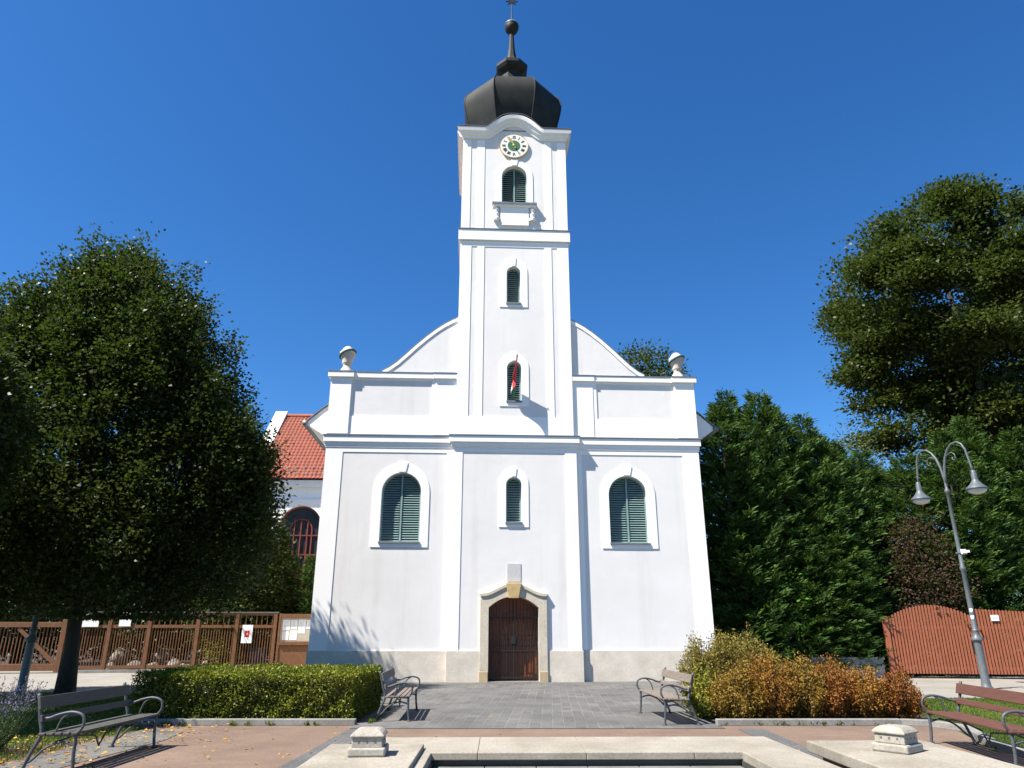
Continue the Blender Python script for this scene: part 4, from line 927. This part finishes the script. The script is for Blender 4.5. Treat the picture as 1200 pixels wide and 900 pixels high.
def conifer_mesh(T, H, r0, seed, dens=1.0, mat=None, bulge=.28):
    r = np.random.default_rng(seed); b = MB()
    b.tube([(0, 0, 0), (0, 0, H * .5), (0, 0, H * .93)], [.16, .1, .02], 8)
    nb = int(560 * dens * H / 10)
    t = r.random(nb) ** 1.25 * .97 + .015; z0 = t * H
    a = r.uniform(0, 2 * math.pi, nb)
    env = r0 * np.interp(t, [0, .1, .28, .6, .8, .88, 1], [.78, .95, 1, .82, .52, .22, .03])
    ln = env * r.uniform(.72, 1.12, nb) + .12
    ax = r.choice(5, nb, p=[.6, .14, .12, .08, .06]); offs = np.array([(0, 0), (.85, .35), (-.75, .5), (.2, -.8), (-.3, -.7)]) * r0 / 2.1; hs_ = np.array([1, .93, .88, .8, .85])
    z0 = z0 * hs_[ax]; ln = np.where(ax > 0, ln * .62, ln); OX = offs[ax]
    P = []; D = []; Nn = []; Ls = []; Ws = []; V = []
    for i in range(nb):
        d = np.array([math.cos(a[i]), math.sin(a[i]), .0]); rise = .35 + 1.1 * t[i]
        org = np.array([OX[i][0], OX[i][1], z0[i]]); tip = org + d * ln[i] + np.array([0, 0, ln[i] * rise * .55])
        if i % 4 == 0: b.tube([tuple(org), tuple(tip)], [.02, .005], 4, cap=False)
        side = np.cross(d, [0, 0, 1.]); cvr = r.beta(2, 2.5)
        m = int(18 + 11 * ln[i]); s_ = np.sqrt(r.uniform(.12, 1, m))
        base = org + (tip - org) * s_[:, None]
        sg = r.choice([-1., 1.], m)
        sp = .16 + .30 * (1.05 - s_)
        dd = d * .75 + side * sg[:, None] * r.uniform(.15, .9, (m, 1)) + np.array([0, 0, 1.]) * r.uniform(.15, .75, (m, 1))
        base = base + side * (sg * r.uniform(0, .35, m) * sp)[:, None] + r.normal(0, .06, (m, 3))
        P.append(base); D.append(dd); Nn.append(np.array([0, 0, 1.]) * .6 + d * .5 + r.normal(0, .5, (m, 3)))
        Ls.append(r.uniform(.22, .42, m) * (1.1 - .35 * t[i])); Ws.append(r.uniform(.035, .08, m)); V.append(np.clip(cvr * .6 + r.random(m) * .3 + .18 * s_ ** 3, 0, 1))
    b.build('trunk', M['bark'], T)
    leaf_mesh('foliage', np.concatenate(P), np.concatenate(D), np.concatenate(Nn), np.concatenate(Ls), np.concatenate(Ws), np.concatenate(V), mat or M['conifer'], T, wide=.55)
protos = []
CON = [(8.75, 28.6, 10.6, 0, 'tall dark conifer touching the right corner of the church'), (9.55, 30.2, 11.6, 1, 'conifer with a pointed tip, second from the church corner'), (10.75, 29.6, 11.5, 2, 'tallest conifer of the dark row, third from the church corner'),
       (11.6, 30.6, 11.0, 0, 'dark conifer right of the tallest one, fourth from the church corner'), (12.65, 29.8, 10.4, 1, 'dark conifer above the middle of the low grey wall, fifth from the church'), (13.5, 30.8, 9.9, 2, 'dark conifer with a lower tip, sixth from the church corner'),
       (14.5, 31.4, 9.6, 0, 'lower conifer below the pale tree, seventh from the church corner'), (15.9, 31.6, 9.3, 1, 'conifer behind the brown shrub, left of the gate arch'), (17.2, 30.6, 8.9, 2, 'conifer rising behind the arched gate leaf'), (18.6, 29.8, 9.7, 0, 'conifer with light green tips right of the lamp head'),
       (20.2, 30.6, 10.6, 1, 'conifer behind the right gate leaf under the tall tree'), (21.9, 30.2, 10.0, 2, 'conifer at the right edge behind the low wall'),
       (9.6, 28.75, 6.4, 2, 'shorter front conifer above the left part of the low grey wall'), (11.2, 28.8, 6.0, 0, 'shorter front conifer behind the fresh green sapling'), (12.9, 28.9, 5.8, 1, 'shorter front conifer at the left gate post')]
for k in range(3):
    T = empty('conifer', (0, 0, 0)); conifer_mesh(T, 10.0, (2.0, 1.75, 2.2)[k], 70 + k, 1.35); protos.append(T)
used = [False] * 3
for i, (x, y, h, k, lab) in enumerate(CON):
    o = protos[k] if not used[k] else copy_tree(protos[k]); used[k] = True
    tag(o, lab, 'conifer', 'dark conifers right of the church'); o.location = (x, y, 0); o.rotation_euler = (0, 0, i * 1.9); s_ = h / 10; wd = 1.0 if h > 7 else .85
    o.scale = (wd, wd, s_)
CY = empty('cypress', (-9.2, 33.9, 0), 0, 'slim bright green cypress at the left church corner', 'cypress'); conifer_mesh(CY, 4.9, .45, 90, .9)
# clipped hedge
def box_hedge(name, x0, x1, y0, y1, h, lab, seed, dens):
    E_ = empty(name, ((x0 + x1) / 2, (y0 + y1) / 2, 0), 0, lab, 'hedge'); r = np.random.default_rng(seed); hx, hy = (x1 - x0) / 2, (y1 - y0) / 2
    b = MB(); b.box(-hx + .12, hx - .12, -hy + .12, hy - .12, .1, h - .12); b.build('branches', M['bark'], E_)
    P = []; NN = []
    for ar, nx_, f in ((2 * hx * h, (0, -1, 0), lambda n: np.stack([r.uniform(-hx, hx, n), np.full(n, -hy), r.uniform(.02, h, n)], 1)), (2 * hx * h * .5, (0, 1, 0), lambda n: np.stack([r.uniform(-hx, hx, n), np.full(n, hy), r.uniform(.05, h, n)], 1)),
                       (2 * hy * h, (1, 0, 0), lambda n: np.stack([np.full(n, hx), r.uniform(-hy, hy, n), r.uniform(.02, h, n)], 1)), (2 * hy * h * .6, (-1, 0, 0), lambda n: np.stack([np.full(n, -hx), r.uniform(-hy, hy, n), r.uniform(.02, h, n)], 1)),
                       (4 * hx * hy, (0, 0, 1), lambda n: np.stack([r.uniform(-hx, hx, n), r.uniform(-hy, hy, n), np.full(n, h)], 1))):
        n = int(ar * dens); p = f(n); nn = np.tile(np.array(nx_, float), (n, 1))
        bulge = lumps(p, 5.5, seed + 3, .025) + lumps(p, 17, seed + 4, .022)
        p = p + nn * (bulge - np.abs(r.normal(0, .055, n)) + .02)[:, None]; P.append(p); NN.append(nn)
    P = np.concatenate(P); NN = np.concatenate(NN); n = len(P)
    D = unit(NN * .7 + r.normal(size=(n, 3)) * .7 + np.array([0, 0, .35])); Nn = unit(NN * .4 + np.array([0, 0, .7]) + r.normal(size=(n, 3)) * .6)
    var = np.clip(.45 + lumps(P, 3.2, seed + 9, .18) + r.normal(0, .2, n), 0, 1)
    leaf_mesh('foliage', P, D, Nn, r.uniform(.035, .065, n), r.uniform(.025, .04, n), var, M['hedge'], E_)
box_hedge('hedge', -7.1, -3.0, 14.45, 17.5, .84, 'clipped yellow green box hedge behind the left kerb', 120, 2600)
# orange and olive shrubs on the right
def shrub(name, x, y, r0, h, mat, lab, seed, n, ry=None, group='shrubs in the bed right of the paved square'):
    E_ = empty(name, (x, y, .01), 0, lab, 'shrub', group); r = np.random.default_rng(seed); b = MB()
    nt_ = int(60 + 150 * r0 * r0); a = r.uniform(0, 2 * math.pi, nt_); q = np.sqrt(r.random(nt_)); ry = ry or r0
    P = []; D = []; V = []
    dirs = np.stack([np.cos(a), np.sin(a), q], 1); hh = h * np.sqrt(np.maximum(.06, 1 - (q * .93) ** 2.4)) * (1 + lumps(dirs, 3, seed, .1)) * r.uniform(.82, 1.07, nt_)
    per = n // nt_
    for i in range(nt_):
        tip = np.array([math.cos(a[i]) * q[i] * r0, math.sin(a[i]) * q[i] * ry, hh[i]]); base = np.array([tip[0] * .35, tip[1] * .35, 0])
        mid = base * .45 + tip * .55 + np.array([tip[0], tip[1], 0]) * .15
        if i % 2 == 0: b.tube([tuple(base), tuple(mid), tuple(tip)], [.008, .005, .002], 4, cap=False)
        s_ = r.random(per) ** .75; p = (1 - s_)[:, None] ** 2 * base + 2 * (s_ * (1 - s_))[:, None] * mid + (s_ ** 2)[:, None] * tip
        p = p + r.normal(0, .045, (per, 3)); P.append(p); D.append(np.tile(unit((tip - mid)[None])[0], (per, 1)) * .5 + r.normal(0, .7, (per, 3))); V.append(np.clip(r.beta(2, 2.2) * .5 + r.random(per) * .5, 0, 1))
    P = np.concatenate(P); D = np.concatenate(D); V = np.concatenate(V); P[:, 2] = np.maximum(P[:, 2], .02)
    b.build('branches', M['bark'], E_)
    leaf_mesh('foliage', P, D, np.array([0, 0, .6]) + r.normal(0, .6, P.shape), r.uniform(.03, .065, len(P)), r.uniform(.018, .036, len(P)), V, mat, E_)
shrub('shrub', 4.1, 15.9, .7, 1.66, M['olive'], 'tall olive shrub with a rounded top behind the small bench', 131, 15000)
shrub('shrub', 4.9, 16.2, .95, 1.5, M['olive'], 'broad olive brown shrub between the tall olive one and the orange row', 132, 24000)
ORS = [(4.35, 15.0, .6, .95, 'orange shrub at the left end of the row, next to the small bench'), (5.0, 15.1, .62, 1.12, 'second orange shrub from the small bench'), (5.65, 15.15, .6, 1.08, 'orange shrub in the middle of the row behind the right kerb'),
       (6.25, 15.1, .58, 1.0, 'fourth orange shrub from the small bench'), (6.85, 15.05, .56, .95, 'fifth orange shrub from the small bench'), (7.4, 14.95, .5, .84, 'smallest orange shrub at the right end of the row')]
for i, (x, y, r_, h, lab) in enumerate(ORS): shrub('shrub', x, y, r_, h, M[('amber', 'orange', 'amber', 'rust', 'orange', 'rust')[i]], lab, 140 + i, 9500)
shrub('shrub', 3.78, 15.35, .42, .95, M['yellowgreen'], 'small yellow green shrub at the back of the small right bench', 152, 5200)
shrub('shrub', 5.5, 16.1, .8, 1.12, M['amber'], 'orange brown shrub behind the middle of the front orange row', 150, 8000)
shrub('shrub', 6.7, 16.0, .75, 1.0, M['orange'], 'orange brown shrub behind the right half of the front orange row', 151, 7000)
# sapling with fresh leaves in front of the conifers
SP = empty('sapling', (10.3, 27.6, 0), 0, 'young sapling with fresh light green leaves in front of the conifers', 'sapling'); r = np.random.default_rng(5); b = MB()
b.tube([(0, 0, 0), (.1, 0, 1.2), (.05, 0, 2.4), (.2, 0, 3.5)], [.025, .02, .014, .005], 6); Cn = []
for k in range(16):
    z = 1.0 + k * .15; a = k * 2.4; tip = (.12 + math.cos(a) * .55, math.sin(a) * .3, z + .25); b.tube([(.1, 0, z - .1), tip], [.008, .003], 4); Cn += [tip, ((.1 + tip[0]) / 2, tip[1] / 2, z + .1)]
b.build('stem', M['bark'], SP); Cn = np.array(Cn); P, D, Nn, l, w_, v_ = clusters_to_leaves(Cn, unit(Cn * [1, 1, .1]), 11, .13, .17, .12, 6); leaf_mesh('foliage', P, D, Nn, l, w_, v_ + .2, M['fresh'], SP)
# lavender clump, lower left
LV = empty('lavender', (-7.55, 10.9, 0), 0, 'lavender clump with grey purple flower spikes at the lower left', 'lavender'); r = np.random.default_rng(8); b = MB(); P = []; D = []; P2 = []; D2 = []
for k in range(240):
    a = r.uniform(0, 6.28); q = math.sqrt(r.random()); base = np.array([math.cos(a) * q * .35, math.sin(a) * q * .45, 0]); ln = r.uniform(.6, 1.0); tip = base * 2.1 + np.array([r.normal(0, .07), r.normal(0, .07), ln]); b.tube([tuple(base), tuple(base * 1.4 + (tip - base) * .5), tuple(tip)], [.004, .003, .002], 3, cap=False)
    for s_ in np.linspace(.72, 1, 9): P.append(base + (tip - base) * s_ + r.normal(0, .012, 3)); D.append(unit((tip - base)[None])[0] + r.normal(0, .6, 3))
    for s_ in r.uniform(.02, .6, 22): P2.append(base + (tip - base) * s_ + r.normal(0, .03, 3)); D2.append(unit((tip - base)[None])[0] * .7 + r.normal(0, .6, 3))
b.build('stems', M['lavleaf'], LV); P = np.array(P); P2 = np.array(P2)
leaf_mesh('flowers', P, np.array(D), r.normal(size=P.shape), .035, .018, r.random(len(P)), M['lavender'], LV)
leaf_mesh('foliage', P2, np.array(D2), r.normal(size=P2.shape), .06, .012, r.random(len(P2)), M['lavleaf'], LV)
# grass and fallen leaves
def inside(poly, P):
    x, y = P[:, 0], P[:, 1]; c = np.zeros(len(P), bool); n = len(poly)
    for i in range(n):
        (x0, y0), (x1, y1) = poly[i], poly[(i + 1) % n]
        if y0 == y1: continue
        m_ = ((y0 > y) != (y1 > y)) & (x < (x1 - x0) * (y - y0) / (y1 - y0) + x0); c ^= m_
    return c
def grass(poly, n, seed):
    r = np.random.default_rng(seed); a = np.array(poly); P = np.stack([r.uniform(a[:, 0].min(), a[:, 0].max(), n), r.uniform(a[:, 1].min(), a[:, 1].max(), n), np.full(n, .005)], 1); P = P[inside(poly, P)]; m = len(P)
    D = np.array([0, 0, 1.]) + r.normal(0, .35, (m, 3)); o = leaf_mesh('lawn_grass', P, D, r.normal(size=(m, 3)), r.uniform(.03, .08, m), r.uniform(.008, .016, m), np.clip(.4 + lumps(P, 1.1, seed, .25) + r.normal(0, .2, m), 0, 1), M['grass'])
    return o
tag(grass([(-10.5, 9.0), (-6.6, 9.3), (-6.45, 13.7), (-7.2, 14.8), (-7.2, 19.4), (-8.8, 20.3), (-13.6, 21.3), (-16, 21)], 90000, 3), 'short green lawn under the large tree', 'grass', kind='stuff')
tag(grass([(7.05, 9), (12, 9), (16, 19.5), (8.6, 19.3), (8.3, 15.3), (7.8, 13.4), (7.1, 11.4)], 90000, 4), 'short sunny lawn behind the red brown bench', 'grass', kind='stuff')
r = np.random.default_rng(9); n = 1300
P = np.stack([r.normal(-7.6, 1.3, n), r.uniform(9.2, 16.5, n), r.uniform(.03, .07, n)], 1); k = 60
P2 = np.stack([r.uniform(-6.4, -2.6, k), r.uniform(8.5, 14.15, k), np.full(k, .012)], 1); P3 = np.stack([r.uniform(-6.5, -5.2, 110), r.uniform(10, 14.1, 110), np.full(110, .02)], 1); P4 = np.stack([r.uniform(-2.5, 7, 30), r.uniform(10.3, 17, 30), np.full(30, .02)], 1)
P = np.concatenate([P, P2, P3, P4]); P = P[~((P[:, 1] > 14.2) & (P[:, 0] > -7.15) & (P[:, 0] < -2.7))]; n = len(P); D = r.normal(size=(n, 3)) * [1, 1, .12]
tag(leaf_mesh('fallen_leaves', P, D, np.array([0, 0, 1.]) + r.normal(0, .25, (n, 3)), r.uniform(.035, .085, n), r.uniform(.025, .055, n), r.random(n), M['fallen']), 'yellow and orange fallen leaves on the lawn and paving', 'fallen leaves', kind='stuff')

# weeds along the kerbs
r = np.random.default_rng(19); P = []
for x0, y0, x1, y1, k in ((-6.8, 14.17, -2.7, 14.17, 10), (3.8, 14.2, 7.1, 14.23, 16), (7.0, 11.4, 7.7, 13.3, 14), (-2.6, 14.4, -2.7, 18, 9)):
    for q in range(k):
        t = r.random(); c = np.array([x0 + (x1 - x0) * t, y0 + (y1 - y0) * t, .012]); P.append(c + r.normal(0, .03, (26, 3)) * [1, .6, 0])
P = np.concatenate(P); n = len(P)
tag(leaf_mesh('weeds', P, np.array([0, 0, .8]) + r.normal(0, .6, (n, 3)), r.normal(size=(n, 3)), r.uniform(.04, .11, n), r.uniform(.01, .022, n), r.random(n), M['grass']), 'small green weeds growing along the kerbs', 'weeds', kind='stuff')
